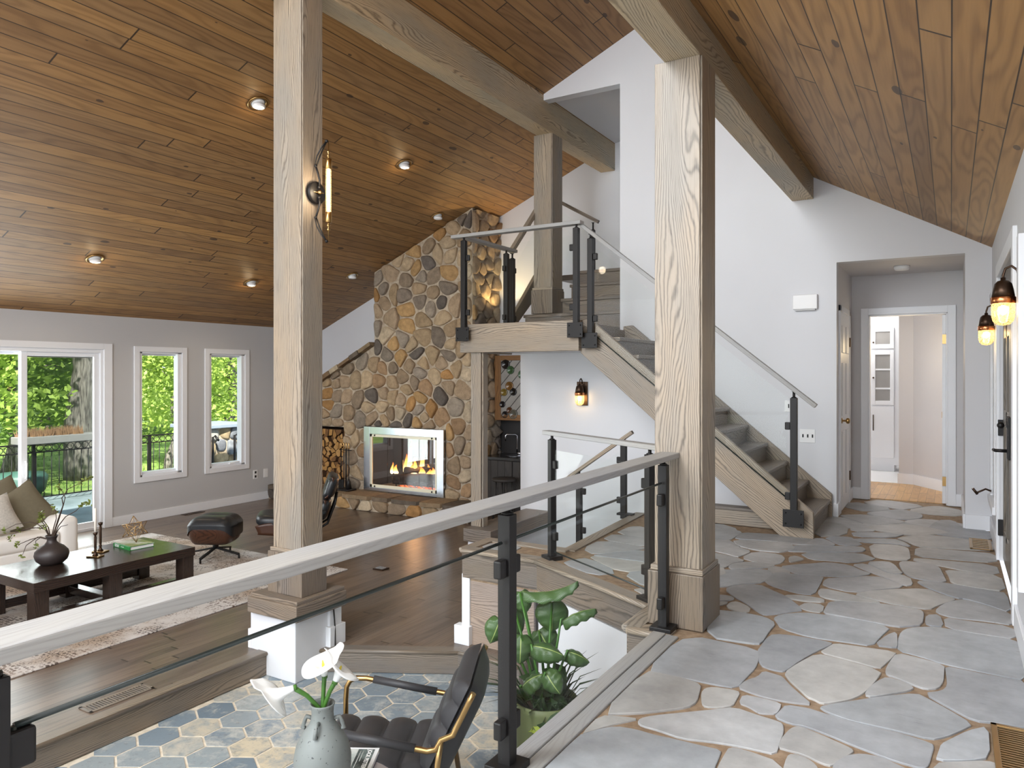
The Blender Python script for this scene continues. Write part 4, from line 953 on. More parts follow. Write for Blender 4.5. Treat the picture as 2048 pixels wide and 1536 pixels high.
# fire tools
t = thing('fire_tool_set', 'black fire tool stand with brass handles beside the fireplace', 'fire tools', (-8.62, 9.0, FZ0))
B(-8.76, -8.46, 8.9, 9.1, FZ0, FZ0 + .025).build('base', M['blackmetal'], t, bevel=.006)
MB().tube([(-8.62, 9.02, FZ0 + .02), (-8.62, 9.02, FZ0 + .70)], .012, 8).tube([(-8.74, 9.02, FZ0 + .66), (-8.5, 9.02, FZ0 + .66)], .008, 6).build('stand_pole', M['blackmetal'], t)
for i, (xx, nm) in enumerate(((-8.70, 'shovel'), (-8.64, 'poker'), (-8.585, 'tongs'), (-8.53, 'broom'))):
    q = MB().tube([(xx, 8.99, FZ0 + .12), (xx, 8.99, FZ0 + .68)], .007, 6)
    if nm == 'shovel': q.box(xx - .06, xx + .06, 8.985, 8.995, FZ0 + .03, FZ0 + .17)
    if nm == 'broom': q.lathe([(.05, .0), (.03, .12), (.01, .16)], (xx, 8.99, FZ0 + .03), 10)
    o = q.build(nm, M['blackmetal'], t)
    MB().lathe([(.008, 0), (.014, .02), (.008, .05), (.016, .09), (.0001, .11)], (xx, 8.99, FZ0 + .68), 10).build('handle', M['brass'], o)
light('chimney_uplight', 'SPOT', (-5.98, 9.7, 2.2), 75, (1, .72, .36), .04, (math.radians(180), 0, 0), spot=1.7)
upl = thing('uplight', 'small floor uplight washing the side of the stone chimney', 'lamp', (-5.98, 9.7, 2.13)); MB().lathe([(.05, 0), (.05, .06), (.035, .065), (.0001, .06)], (-5.98, 9.7, 2.13), 12).build('housing', M['blackmetal'], upl)
struct(B(-6.2, -4.9, 9.3, YF, 2.05, 2.13).build('floor', M['oakdark']))
# ================================================================== STAIRS
st = thing('staircase', 'greyed oak staircase climbing along the white wall to the landing', 'staircase', (-2.1, 7.2, 0))
def stringer(y0, y1, name='stringer'):
    poly = [(-3.187, 1.62), (-1.275, 0), (-1.0, 0), (-1.005, .225), (-3.085, 1.955), (-3.187, 1.945)]
    MB().prism(poly, lambda a, b: (a, y0, b), lambda a, b: (a, y1, b), (.765, -.644)).build(name, M['oak'], st, bevel=.005)
stringer(6.65, 6.70); stringer(YB - .07, YB - .015)
rise, run = 1.945 / 11, (3.187 - 1.03) / 11
for i in range(1, 11):
    x = -1.03 - run * (i - 1); z = rise * i
    B(x - run - .03, x + .015, 6.70, YB - .07, z - .04, z, long=1).build('tread', M['oakdark'], st, bevel=.008)
    B(x - .02, x - .005, 6.70, YB - .07, z - rise, z - .04, long=1).build('riser', M['oakdark'], st)
B(-3.19, -3.17, 6.70, YB - .07, 1.945 - rise, 1.90, long=1).build('riser', M['oakdark'], st)
for i in range(1, 8):   # small step lights on the wall-side stringer
    pass
ld = thing('stair_landing', 'oak stair landing carried on a heavy fascia beam above the bar', 'landing', (-3.9, 7.2, 1.64))
B(-4.56, -3.172, 6.58, 6.655, 1.637, 1.945, long=0).build('fascia_beam', M['oak'], ld, bevel=.006)
B(-4.60, -3.26, 6.655, 8.0, 1.90, 1.94, long=0).build('deck', M['oakdark'], ld); B(-4.58, -3.19, 6.655, 7.83, 1.66, 1.90).build('soffit', M['white'], ld)
B(-4.62, -4.565, 6.60, 7.62, 1.64, 1.945).build('side_fascia', M['oak'], ld, bevel=.005)
us = thing('upper_stair', 'upper oak steps rising from the landing between white walls', 'staircase', (-3.9, 8.4, 1.945))
h2, r2 = .205, .25
for i in range(4):
    z = 2.15 + h2 * i; y = 8.0 + r2 * i; xl = -4.62 if i == 0 else -4.22
    B(xl, -3.26, y - .02, y + r2 + .02, z - .04, z, long=0).build('tread', M['oakdark'], us, bevel=.008)
    B(xl + .02, -3.26, y, y + .02, z - h2, z - .04, long=0).build('riser', M['oakdark'], us)
B(-4.62, -3.26, 9.0, YF - .01, 2.69, 2.765).build('upper_landing', M['oakdark'], us)
MB().prism([(7.66, 2.02), (8.35, 2.70), (8.9, 2.85), (8.9, 2.6), (8.4, 2.45), (7.75, 1.945)], lambda a, b: (-4.68, a, b), lambda a, b: (-4.63, a, b), (.7, .7)).build('stringer', M['oak'], us, bevel=.005)
dn = thing('lower_stair', 'oak steps going down beside the flagstone ledge towards the lower level', 'staircase', (-3.2, 7.4, -1.2))
for i in range(1, 6):
    x = -2.72 - .25 * (i - 1); z = -.19 * i
    B(x - .27, x + .01, 6.9, YB - .01, z - .04, z, long=1).build('tread', M['oakdark'], dn, bevel=.006)
MB().prism([(-2.66, .0), (-2.66, -.25), (-4.0, -1.22), (-4.0, -.97)], lambda a, b: (a, 6.86, b), lambda a, b: (a, 6.90, b), (.8, .6)).build('stringer', M['oakdark'], dn)
# ------------------------------------------------------------------ glass railings
def glasspanel(root, pts, th=.010):
    """pts: four 3D corners"""
    p = [Vector(q) for q in pts]; n = (p[1] - p[0]).cross(p[3] - p[0]).normalized() * th / 2; mb = MB()
    for q in p: mb.v.append(q - n)
    for q in p: mb.v.append(q + n)
    for f in ((0, 1, 2, 3), (7, 6, 5, 4), (0, 4, 5, 1), (1, 5, 6, 2), (2, 6, 7, 3), (3, 7, 4, 0)): mb.face(f)
    return mb.build('glass_panel', M['glass'], root)
M['glassedge'] = plain('green_glass_edge', (38, 46, 44), .3)
def edge_strip(root, g, pts):
    MB().tube([Vector(p) for p in pts], .006, 6).build('glass_edge', M['glassedge'], g)
def rpost(root, x, y, z0, z1, ztop, d, clamps, base='plate', w=.05):
    """square steel post; d: unit direction of the glass run in plan; clamps: list of (sign, z)"""
    d = Vector((d[0], d[1], 0)).normalized(); n = Vector((-d.y, d.x, 0)); R = Matrix(((d.x, n.x, 0, x), (d.y, n.y, 0, y), (0, 0, 1, 0), (0, 0, 0, 1)))
    p = B(-w / 2, w / 2, -w / 2, w / 2, z0, z1, R).build('post', M['blackmetal'], root, bevel=.003)
    if base == 'plate': B(-.06, .06, -.06, .06, z0, z0 + .028, R).build('base_plate', M['blackmetal'], p, bevel=.003)
    if base == 'side':
        f = B(-.085, .085, -.038, -.028, z0 + .0, z0 + .15, R)
        for sx in (-.062, .062):
            for sz in (.03, .12): f.ball(R @ Vector((sx, -.04, z0 + sz)), .008, 5)
        f.build('mount_plate', M['blackmetal'], p, bevel=.002)
    nk = MB().lathe([(.022, 0), (.022, .006), (.011, .01), (.011, ztop - z1 - .004), (.026, ztop - z1)], (x, y, z1), 12); nk.build('rail_bracket', M['blackmetal'], p)
    for sg, z in clamps:
        B(sg * w / 2, sg * (w / 2 + .045), -.016, .016, z - .032, z + .032, R).build('glass_clamp', M['blackmetal'], p, bevel=.006)
    return p
def hrail(root, a, b, w=.105, h=.03, ext=0.0, name='handrail', mat='oakrail'):
    return MB().bar(a, b, w, h, ext=ext).build(name, M[mat], root, bevel=.004)
# foyer railing along the curb
r = thing('glass_railing', 'long glass railing on the flagstone edge with pale oak handrail and black posts', 'railing', (-1.35, 2.2, 0))
hrail(r, (-1.35, -2.0, .95), (-1.35, 4.07, .95), .108, .03)
PY = [-1.1, .585, 2.22, 3.865]
for i, y in enumerate(PY):
    rpost(r, -1.35, y, .0, .905, .936, (0, 1), [(s, z) for s in (-1, 1) for z in ((.772, .16) if i == 1 else (.72, .16)) if not (i == 3 and s == 1)])
for a, b in zip(PY, PY[1:]):
    q = [(-1.35, a + .04, .05), (-1.35, b - .04, .05), (-1.35, b - .04, .81), (-1.35, a + .04, .81)]
    g = glasspanel(r, q); edge_strip(r, g, [q[0], q[3]]); edge_strip(r, g, [q[3], q[2]])
# short railing on the diagonal ledge
r = thing('glass_railing', 'short glass railing on the diagonal flagstone ledge behind the foyer post', 'railing', (-2.57, 4.90, 0))
a, b = Vector((-2.60, 4.93, 0)), Vector((-1.60, 4.33, 0)); d = (b - a).normalized()
e0, e1 = a - d * .09, Vector((-1.47, 4.25, 0))
hrail(r, e0 + Vector((0, 0, .955)), e1 + Vector((0, 0, .955)), .07, .032)
for p, sg in ((a, 1), (b, -1)): rpost(r, p.x, p.y, 0, .905, .94, (d.x, d.y), [(sg, .72), (sg, .18)])
q = [a + d * .04 + Vector((0, 0, .06)), b - d * .04 + Vector((0, 0, .06)), b - d * .04 + Vector((0, 0, .83)), a + d * .04 + Vector((0, 0, .83))]
g = glasspanel(r, q); edge_strip(r, g, [q[0], q[1]]); 
# sloped rail of the lower steps
r = thing('glass_railing', 'sloping glass railing going down the lower steps against the white wall', 'railing', (-2.81, 6.84, 0))
sA, sB = P(1265, 864, Y=6.84), P(1100, 981, Y=6.84); hrail(r, sA, sB, .05, .035, mat='oak')
def on(x): t = (x - sA.x) / (sB.x - sA.x); return sA.z + (sB.z - sA.z) * t
for x, dz in ((-2.80, 0), (-3.29, 0)): rpost(r, x, 6.84, on(x) - .80, on(x) - .045, on(x) - .012, (1, 0), [(-1 if x > -3 else 1, on(x) - .22), (-1 if x > -3 else 1, on(x) - .62)], None, .055)
q = [(-3.25, 6.84, on(-3.25) - .75), (-2.85, 6.84, on(-2.85) - .75), (-2.85, 6.84, on(-2.85) - .1), (-3.25, 6.84, on(-3.25) - .1)]; glasspanel(r, q)
q = [(-3.8, 6.84, on(-3.8) - .75), (-3.33, 6.84, on(-3.33) - .75), (-3.33, 6.84, on(-3.33) - .1), (-3.8, 6.84, on(-3.8) - .1)]; glasspanel(r, q)
B(-2.86, -2.70, 6.80, 6.88, .0, .02).build('shoe_plate', M['blackmetal'], r)
# main stair railing
r = thing('glass_railing', 'sloping glass railing along the main oak staircase', 'railing', (-2.1, 6.62, 0))
yy = 6.60; A, Bq = Vector((-3.10, yy, 2.845)), Vector((-1.02, yy, 1.17))
hrail(r, A, Bq, .06, .036, .06, mat='oakrail')
sl = (Bq.z - A.z) / (Bq.x - A.x)
def ln(x): return A.z + (x - A.x) * sl
rpost(r, -3.05, yy, 1.66, 2.74, ln(-3.05) - .02, (1, 0), [(1, 2.56), (1, 1.95)], 'side', .055)
rpost(r, -1.15, yy, .10, 1.20, ln(-1.15) - .02, (1, 0), [(-1, .96), (-1, .36)], 'side', .055)
q = [(-3.0, yy, ln(-3.0) - .98), (-1.20, yy, ln(-1.2) - .98), (-1.20, yy, ln(-1.20) - .11), (-3.0, yy, ln(-3.0) - .11)]
g = glasspanel(r, q); edge_strip(r, g, [q[0], q[1]])
# landing railings
r = thing('glass_railing', 'glass railing across the front of the stair landing', 'railing', (-3.85, 6.56, 1.64))
yy = 6.55; hrail(r, (-4.68, yy, 2.90), (-3.12, yy, 2.90), .09, .036)
rpost(r, -4.53, yy - .005, 1.76, 2.85, 2.884, (1, 0), [(1, 2.66), (1, 2.07)], 'side', .055); rpost(r, -3.18, yy - .005, 1.765, 2.85, 2.884, (1, 0), [(-1, 2.66), (-1, 2.07)], 'side', .055)
q = [(-4.48, yy, 1.97), (-3.23, yy, 1.97), (-3.23, yy, 2.77), (-4.48, yy, 2.77)]; glasspanel(r, q)
r = thing('glass_railing', 'glass railing on the chimney side of the stair landing', 'railing', (-4.56, 7.1, 1.945))
hrail(r, (-4.55, 6.60, 2.895), (-4.55, 7.66, 2.895), .08, .036)
rpost(r, -4.55, 7.46, 1.945, 2.84, 2.88, (0, 1), [(-1, 2.66), (-1, 2.08)], None, .055)
glasspanel(r, [(-4.55, 6.62, 1.98), (-4.55, 7.41, 1.98), (-4.55, 7.41, 2.77), (-4.55, 6.62, 2.77)])
r = thing('glass_railing', 'glass railing climbing the upper stair beside the landing post', 'railing', (-4.56, 7.62, 1.945))
a, b = P(1022, 504, X=-4.55), P(1069, 427, X=-4.52); hrail(r, a, b + (b - a) * .3, .06, .05, mat='oak')
rpost(r, -4.55, 7.60, 1.945, 2.80, 2.86, (0, 1), [(1, 2.66), (1, 2.08)], None, .055)
dz = (b.z - a.z) / (b.y - a.y)
glasspanel(r, [(-4.545, 7.66, 2.02), (-4.545, 8.2, 2.02 + .54 * dz), (-4.545, 8.2, 2.72 + .54 * dz), (-4.545, 7.66, 2.72)])
r = thing('glass_railing', 'dark railing of the upper flight seen behind the landing post', 'railing', (-3.6, 9.05, 2.765))
a, b = P(1197, 444, Y=9.05), P(1120, 404, Y=9.05); hrail(r, a, b, .05, .045, mat='oakdark')
rpost(r, a.x - .08, 9.05, 2.765, a.z - .10, a.z - .0, (1, 0), [], None, .05)
glasspanel(r, [b + Vector((0, 0, -.75)), a + Vector((-.1, 0, -.75)), a + Vector((-.1, 0, -.12)), b + Vector((0, 0, -.12))])
# ================================================================== BAR NICHE
t = thing('bar_cabinet', 'dark barn wood bar base cabinet under the black counter', 'cabinet', (-5.4, 9.7, ZL))
B(-6.17, -4.62, 9.46, YF - .02, ZL + .08, .10).build('carcass', M['barn'], t)
for i in range(3):
    x0 = -6.16 + i * .51; q = B(x0 + .005, x0 + .505, 9.44, 9.46, ZL + .1, .09)
    for k in range(4): q.box(x0 + .01 + k * .124, x0 + .127 + k * .124, 9.434, 9.445, ZL + .1, .09, long=2)
    q.build('cabinet_door', M['barn'], t)
ct = B(-6.18, -4.60, 9.42, YF, .10, .145).build('bar_counter', M['blackstone'], bevel=.005); tag(ct, 'black stone bar counter in the niche below the landing', 'counter')
t = thing('bar_stool', 'dark wooden bar stool tucked against the bar cabinet', 'stool', (-5.65, 9.25, ZL))
MB().lathe([(.0001, 0), (.17, 0), (.18, .02), (.17, .045), (.0001, .05)], (-5.65, 9.2, -.17), 20).build('seat', M['barn'], t)
for a in range(4): an = .785 + a * 1.571; MB().tube([(-5.65 + .12 * math.cos(an), 9.2 + .12 * math.sin(an), -.17), (-5.65 + .17 * math.cos(an), 9.2 + .17 * math.sin(an), ZL)], .015, 8).build('leg', M['barn'], t)
t = thing('bar_sink', 'round steel bar sink set in the black counter', 'sink', (-5.75, 9.72, .145)); MB().lathe([(.16, .004), (.15, .006), (.14, -.005), (.10, -.03), (.0001, -.034)], (-5.75, 9.72, .145), 24).build('bowl', M['steel'], t)
t = thing('bar_faucet', 'tall chrome bar faucet behind the bar sink', 'faucet', (-5.72, 9.93, .145))
MB().tube([(-5.84, 9.9, .145), (-5.84, 9.9, .44), (-5.86, 9.88, .46), (-5.97, 9.8, .46), (-5.985, 9.79, .445), (-5.985, 9.79, .36)], .011, 8).build('spout', M['chrome'], t)
MB().tube([(-5.76, 9.9, .145), (-5.76, 9.9, .17), (-5.82, 9.86, .17)], .012, 8).build('handle', M['chrome'], t)
struct(B(-6.24, -4.6, YF - .012, YF, .145, .68).build('trim_9', plain('charcoal_backsplash', (44, 42, 42), .4)))
t = thing('bottle_cabinet', 'rustic wood wall cabinet with round glass bottle ends above the bar', 'cabinet', (-5.6, 9.9, .66))
x0, x1, y0, z0, z1 = -6.20, -4.95, 9.84, .68, 1.70
q = B(x0, x0 + .11, y0 - .03, y0, z0, z1); q.box(x1 - .11, x1, y0 - .03, y0, z0, z1); q.box(x0 + .11, x1 - .11, y0 - .03, y0, z1 - .08, z1); q.box(x0 + .11, x1 - .11, y0 - .03, y0, z0, z0 + .09)
q.build('door_frame', M['rustic'], t, bevel=.006); B(x0, x1, y0, YF, z0, z1).build('carcass', M['rustic'], t)
pn = B(x0 + .1, x1 - .1, y0 - .014, y0 - .004, z0 + .08, z1 - .07).build('panel', plain('greyed_mosaic_panel', (150, 146, 140), .35, var=.15), t)
q = MB()
for i in range(-4, 9): xa = x0 + i * .16; q.tube([(max(xa, x0 + .1), y0 - .016, z0 + .08 + max(0, x0 + .1 - xa) * 1.1), (min(xa + .8, x1 - .1), y0 - .016, min(z1 - .07, z0 + .08 + (min(xa + .8, x1 - .1) - xa) * 1.1))], .005, 5)
q.build('lead_line', M['slot'], pn)
for xx, zz, rad, c in ((-6.0, 1.56, .075, (26, 24, 24)), (-5.91, 1.47, .065, (58, 84, 54)), (-5.93, 1.22, .07, (112, 80, 40)), (-6.03, 1.12, .058, (120, 100, 44)), (-5.86, 1.13, .06, (24, 24, 24)), (-6.06, .93, .05, (24, 22, 26)), (-5.93, .84, .05, (84, 52, 32)), (-6.01, .77, .055, (30, 28, 28)), (-5.86, .78, .075, (96, 94, 84)), (-5.7, 1.4, .07, (58, 84, 54)), (-5.6, 1.0, .07, (112, 80, 40)), (-5.4, 1.3, .075, (26, 24, 24))):
    q = MB().lathe([(.0001, .012), (rad * .35, .010), (rad * .4, .016), (rad * .7, .012), (rad * .75, .02), (rad * .98, .018), (rad, .0)], (xx, y0 - .016, zz), 20, Matrix.Rotation(math.pi / 2, 4, 'X'))
    nm = 'bottle_glass_%d_%d_%d' % c; M.setdefault(nm, plain(nm, c, .15, 0, .6)); q.build('bottle_end', M[nm], t)
# ================================================================== SCONCES
def sconce(label, base, out, along, s=1.0, group=None):
    """base: centre of the back plate on the wall; out: wall normal; lamp hangs in front"""
    n = Vector(out); a = Vector(along); up = Vector((0, 0, 1)); base = Vector(base)
    t = thing('wall_sconce', label, 'sconce', base, group)
    Mx = Matrix(((a.x, n.x, 0, base.x), (a.y, n.y, 0, base.y), (0, 0, 1, base.z), (0, 0, 0, 1)))
    q = MB().box(-.07 * s, .07 * s, 0, .014, -.14 * s, .14 * s, Mx); q.build('back_plate', M['bronze'], t, bevel=.004)
    L = base + n * .082 * s; top = L + up * .10 * s
    pts = [Mx @ Vector((0, .012, .115 * s)), Mx @ Vector((0, .02, .155 * s)), Mx @ Vector((0, .045 * s, .178 * s)), Mx @ Vector((0, .072 * s, .165 * s)), Mx @ Vector((0, .082 * s, .13 * s)), top]
    MB().tube(pts, .0065 * s, 8).build('arm', M['bronze'], t)
    MB().lathe([(.0001, .118), (.012, .118), (.012, .104), (.026, .10), (.040, .085), (.047, .055), (.054, .012), (.052, .012)] and [(r * s, z * s) for r, z in [(.0001, .118), (.012, .118), (.012, .104), (.026, .10), (.040, .085), (.047, .055), (.054, .012)]], L, 20).build('cup', M['bronze'], t)
    bd = MB().lathe([(.056 * s, .014 * s), (.058 * s, .012 * s), (.058 * s, -.018 * s), (.055 * s, -.02 * s)], L, 20); bd.build('band', M['copper'], t)
    MB().lathe([(r * s, z * s) for r, z in [(.053, -.015), (.0545, -.05), (.053, -.09), (.046, -.115), (.03, -.132), (.0001, -.138)]], L, 20).build('glass_shade', M['seeded'], t)
    MB().ball(L - up * .055 * s, .020 * s, 8, (1, 1, 1.35)).build('bulb', M['bulb'], t)
    light('sconce_light', 'POINT', L - up * .055 * s, 2.2 * s, (1, .74, .42), .03, None, t)
sconce('near bronze sconce with seeded glass shade on the entry wall', (XR - .001, 4.60, 1.79), (-1, 0, 0), (0, 1, 0), .98)
sconce('far bronze sconce with seeded glass shade beyond the front door', (XR - .001, 6.74, 1.76), (-1, 0, 0), (0, 1, 0), .98)
sconce('bronze sconce with seeded glass shade on the wall under the stairs', (-3.727, YB - .001, 1.175), (0, -1, 0), (1, 0, 0), 1.0)
# bow shaped brass tube sconce on the living room post
bx = -4.25; t = thing('tube_sconce', 'bow shaped black sconce with a glowing brass ended glass tube on the oak post', 'sconce', (bx, 4.10, 2.81))
MB().lathe([(.0001, 0), (.085, 0), (.087, .03), (.08, .036), (.0001, .036)], (bx, 4.10, 2.81), 28, Matrix.Rotation(math.pi / 2, 4, 'Y')).build('back_plate', M['blackmetal'], t)
X1 = bx + .15
def bow(sg):
    j0 = Vector((bx + .05, 4.10, 2.81 + sg * .04)); j1 = Vector((bx + .055, 4.085, 2.81 + sg * .14)); j2 = Vector((bx + .045, 4.07, 2.81 + sg * .20)); j3 = Vector((X1 - .02, 4.10, 2.81 + sg * .385))
    q = MB().tube([j0, j0.lerp(j1, .5) + Vector((.012, 0, 0)), j1, j2], .008, 8)
    for o in (-.008, .008):
        q.tube([j2 + Vector((0, o, 0)), j2.lerp(j3, .35) + Vector((-.012, o * 1.8, sg * .01)), j2.lerp(j3, .7) + Vector((-.008, o * 1.2, sg * .01)), j3 + Vector((0, o * .3, 0))], .0055, 6)
    for c in (j0, j2, j3): q.ball(c, .013, 6)
    return q
bow(1).build('bow_arm', M['blackmetal'], t); bow(-1).build('bow_arm', M['blackmetal'], t)
q = MB().tube([(bx + .03, 4.06, 2.81), (bx + .05, 4.10, 2.81), (bx + .06, 4.14, 2.81)], .007, 6).ball((bx + .055, 4.10, 2.81), .018, 8); q.build('clasp', M['brass'], t)
ty = 4.10
for sg in (1, -1):
    zc = 2.81 + sg * .205
    q = MB().lathe([(.024, -.04), (.026, -.038), (.026, .038), (.024, .04), (.008, .042), (.008, .055), (.018, .06), (.006, .07), (.006, .082), (.016, .092), (.006, .105), (.003, .108), (.003, .175)] , (X1, ty, zc), 16, Matrix.Diagonal((1, 1, sg, 1)))
    q.build('end_cap', M['brass'], t)
MB().lathe([(.021, -.17), (.021, .17)], (X1, ty, 2.81), 16).build('glass_tube', M['seeded'], t)
MB().lathe([(.0001, -.165), (.012, -.165), (.012, .165), (.0001, .165)], (X1, ty, 2.81), 12).build('lamp_tube', M['tube'], t)
light('tube_light', 'POINT', (X1 + .05, ty - .03, 2.81), 6, (1, .82, .6), .05, None, t)
# ================================================================== CEILING DOWNLIGHTS
an = math.atan(.432)
def can(uv, lit, label):
    a, b, c = ray(*uv); tt = (2.23 - .432 * XL - H) / (c - .432 * a); p = Vector((a * tt, b * tt, H + c * tt))
    t = thing('ceiling_downlight', label, 'downlight', p, 'downlights in the sloped pine ceiling')
    R = Matrix.Rotation(-an, 4, 'Y')
    MB().lathe([(.105, -.001), (.105, -.012), (.092, -.016), (.075, -.010), (.070, .0)], p, 28, R).build('trim_ring', M['brass'], t)
    MB().lathe([(.072, -.002), (.055, -.018), (.0001, -.018)], p, 24, R).build('recess', M['plastic'], t)
    MB().lathe([(.062, -.016), (.064, -.045), (.05, -.052)], p + Vector((.01, 0, .0)), 20).build('baffle', M['plastic'], t)
    MB().lathe([(.05, -.046), (.03, -.056), (.0001, -.058)], p + Vector((.01, 0, 0)), 20).build('lens', M['can'] if lit else M['plastic'], t)
    if lit:
        light('downlight_beam', 'SPOT', p - Vector((-.01, 0, .075)), 22, (1, .82, .58), .04, (0, 0, 0), t, 2.4)
        light('downlight_glow', 'POINT', p - Vector((-.03, 0, .07)), 2.2, (1, .76, .45), .03, None, t)
can((516, 206), True, 'lit downlight in the pine ceiling nearest the tall oak post'); can((808, 328), True, 'lit downlight in the pine ceiling between post and chimney')
can((190, 517), True, 'lit downlight in the pine ceiling above the sliding door'); can((502, 565), True, 'lit downlight in the pine ceiling above the two tall windows')
can((704, 551), False, 'unlit downlight in the pine ceiling left of the chimney'); can((875, 432), False, 'unlit downlight in the pine ceiling close above the chimney')
# ================================================================== SMALL WALL AND FLOOR FITTINGS
t = thing('door_chime', 'white door chime box on the wall above the stairs', 'door chime', (-1.255, YB, 2.04)); B(-1.37, -1.14, YB - .05, YB, 2.055, 2.20).build('cover', M['plastic'], t, bevel=.006); B(-1.35, -1.16, YB - .042, YB, 2.04, 2.055).build('grille', M['grey'], t)
t = thing('switch_plate', 'white three gang switch plate beside the stair railing post', 'switch', (-1.235, YB, .78)); B(-1.31, -1.165, YB - .008, YB, .715, .85).build('plate', M['plastic'], t, bevel=.003)
for i in range(3): B(-1.285 + i * .045, -1.272 + i * .045, YB - .016, YB - .006, .768, .80).build('toggle', M['slot'], t, bevel=.002)
t = thing('switch_plate', 'white single switch plate seen through the stair railing glass', 'switch', (-1.415, YB, 1.07)); B(-1.455, -1.375, YB - .008, YB, 1.02, 1.135).build('plate', M['plastic'], t, bevel=.003); B(-1.42, -1.41, YB - .016, YB - .006, 1.06, 1.10).build('toggle', M['slot'], t)
def outlet(y, label, slots):
    t = thing('wall_outlet', label, 'outlet', (XL, y, -.31)); B(XL, XL + .008, y - .045, y + .045, -.385, -.235).build('plate', M['plastic'], t, bevel=.003)
    if slots:
        for z in (-.345, -.275): B(XL + .006, XL + .011, y - .018, y + .018, z - .02, z + .02).build('socket', M['slot'], t, bevel=.003)
outlet(8.50, 'white duplex outlet low on the grey wall right of the windows', True); outlet(8.72, 'blank white cover plate beside the duplex outlet', False)
t = thing('smoke_detector', 'round white smoke detector on the hallway ceiling', 'smoke detector', (-.43, 8.45, OZ)); MB().lathe([(.075, 0), (.075, -.02), (.06, -.04), (.0001, -.042)], (-.43, 8.45, OZ), 24).build('housing', M['plastic'], t)
def register(name, label, x0, x1, y0, y1, z, n, mat, axis='Y'):
    t = thing(name, label, 'floor vent', ((x0 + x1) / 2, (y0 + y1) / 2, z)); w = .022
    f = B(x0, x1, y0, y0 + w, z, z + .006); f.box(x0, x1, y1 - w, y1, z, z + .006); f.box(x0, x0 + w, y0, y1, z, z + .006); f.box(x1 - w, x1, y0, y1, z, z + .006); f.build('frame', mat, t, bevel=.002)
    B(x0 + w, x1 - w, y0 + w, y1 - w, z - .002, z + .0015).build('opening', M['slot'], t)
    for i in range(n):
        if axis == 'Y': k = y0 + w + (i + .5) * (y1 - y0 - 2 * w) / n; s = B(x0 + w, x1 - w, k - .3 * (y1 - y0 - 2 * w) / n, k + .2 * (y1 - y0 - 2 * w) / n, z, z + .005)
        else: k = x0 + w + (i + .5) * (x1 - x0 - 2 * w) / n; s = B(k - .3 * (x1 - x0 - 2 * w) / n, k + .2 * (x1 - x0 - 2 * w) / n, y0 + w, y1 - w, z, z + .005)
        s.build('louver', mat, t)
register('floor_vent', 'near brass floor register in the flagstones at the entry wall', .135, .285, 2.95, 3.50, .004, 26, M['brass'])
register('floor_vent', 'small far brass floor register in the flagstones near the hallway', .13, .285, 6.92, 7.36, .004, 6, M['brass'])
register('floor_vent', 'wooden slotted floor vent in the living room boards', -4.84, -4.70, 2.62, 3.06, ZL + .001, 20, M['oakdark'])
register('floor_vent', 'dark floor vent at the foot of the grey window wall', -10.17, -10.06, 7.05, 7.4, ZL + .001, 8, M['bronze'])
t = thing('floor_box', 'small brass floor outlet box in the living room boards', 'floor outlet', (-5.43, 6.23, ZL)); B(-5.50, -5.36, 6.17, 6.29, ZL, ZL + .012).build('frame', M['bronze'], t, bevel=.003); B(-5.485, -5.375, 6.185, 6.275, ZL + .01, ZL + .015).build('lid', M['steel'], t)
# ================================================================== KITCHEN CUPBOARD BEYOND THE HALLWAY
t = thing('pantry_cupboard', 'tall white pantry cupboard with glass doors seen through the hallway door', 'cupboard', (-1.0, 13.15, 0))
CY = 11.8
B(-1.6, -.62, CY + .02, CY + .5, .1, 2.25).build('carcass', M['trimwhite'], t); B(-1.6, -.70, CY + .06, CY + .5, 0, .1).build('toe_kick', M['trimwhite'], t)
t.location = (-1.1, CY + .2, 0)
for o in t.children: o.data.transform(Matrix.Translation(Vector((-1.0, 13.15, 0)) - t.location))
def cdoor(z0, z1, glass, shelves=()):
    x0, x1 = -.995, -.70; q = MB()
    if glass:
        q.box(x0, x0 + .055, CY, CY + .02, z0, z1); q.box(x1 - .05, x1, CY, CY + .02, z0, z1); q.box(x0 + .055, x1 - .05, CY, CY + .02, z0, z0 + .06); q.box(x0 + .055, x1 - .05, CY, CY + .02, z1 - .06, z1)
    else: q.box(x0, x1, CY, CY + .02, z0, z1)
    d = q.build('door', M['trimwhite'], t, bevel=.003)
    if glass: B(x0 + .055, x1 - .05, CY + .012, CY + .019, z0 + .06, z1 - .06).build('glass', plain('dim_cabinet_glass', (150, 148, 146), .15, var=.05), d)
    for z in shelves: B(x0 + .055, x1 - .05, CY + .006, CY + .013, z - .012, z + .012).build('shelf', M['trimwhite'], d)
    k = MB().tube([(x0 + .03, CY - .02, z1 - .35), (x0 + .03, CY - .02, z1 - .12)], .007, 6) if not glass else MB().ball((x0 + .03, CY - .012, z0 + .09 if z1 - z0 < .4 else (z0 + z1) / 2), .013, 6)
    k.build('handle', M['bronze'], d)
cdoor(1.775, 2.077, True); cdoor(.96, 1.746, True, (1.472, 1.198)); cdoor(.2, .939, False)
# ================================================================== LIVING ROOM FURNITURE
rug = B(-9.3, -5.715, .6, 6.01, ZL, ZL + .012).build('rug', M['rug'], bevel=.004); tag(rug, 'large distressed beige and black patterned rug on the living room floor', 'rug')
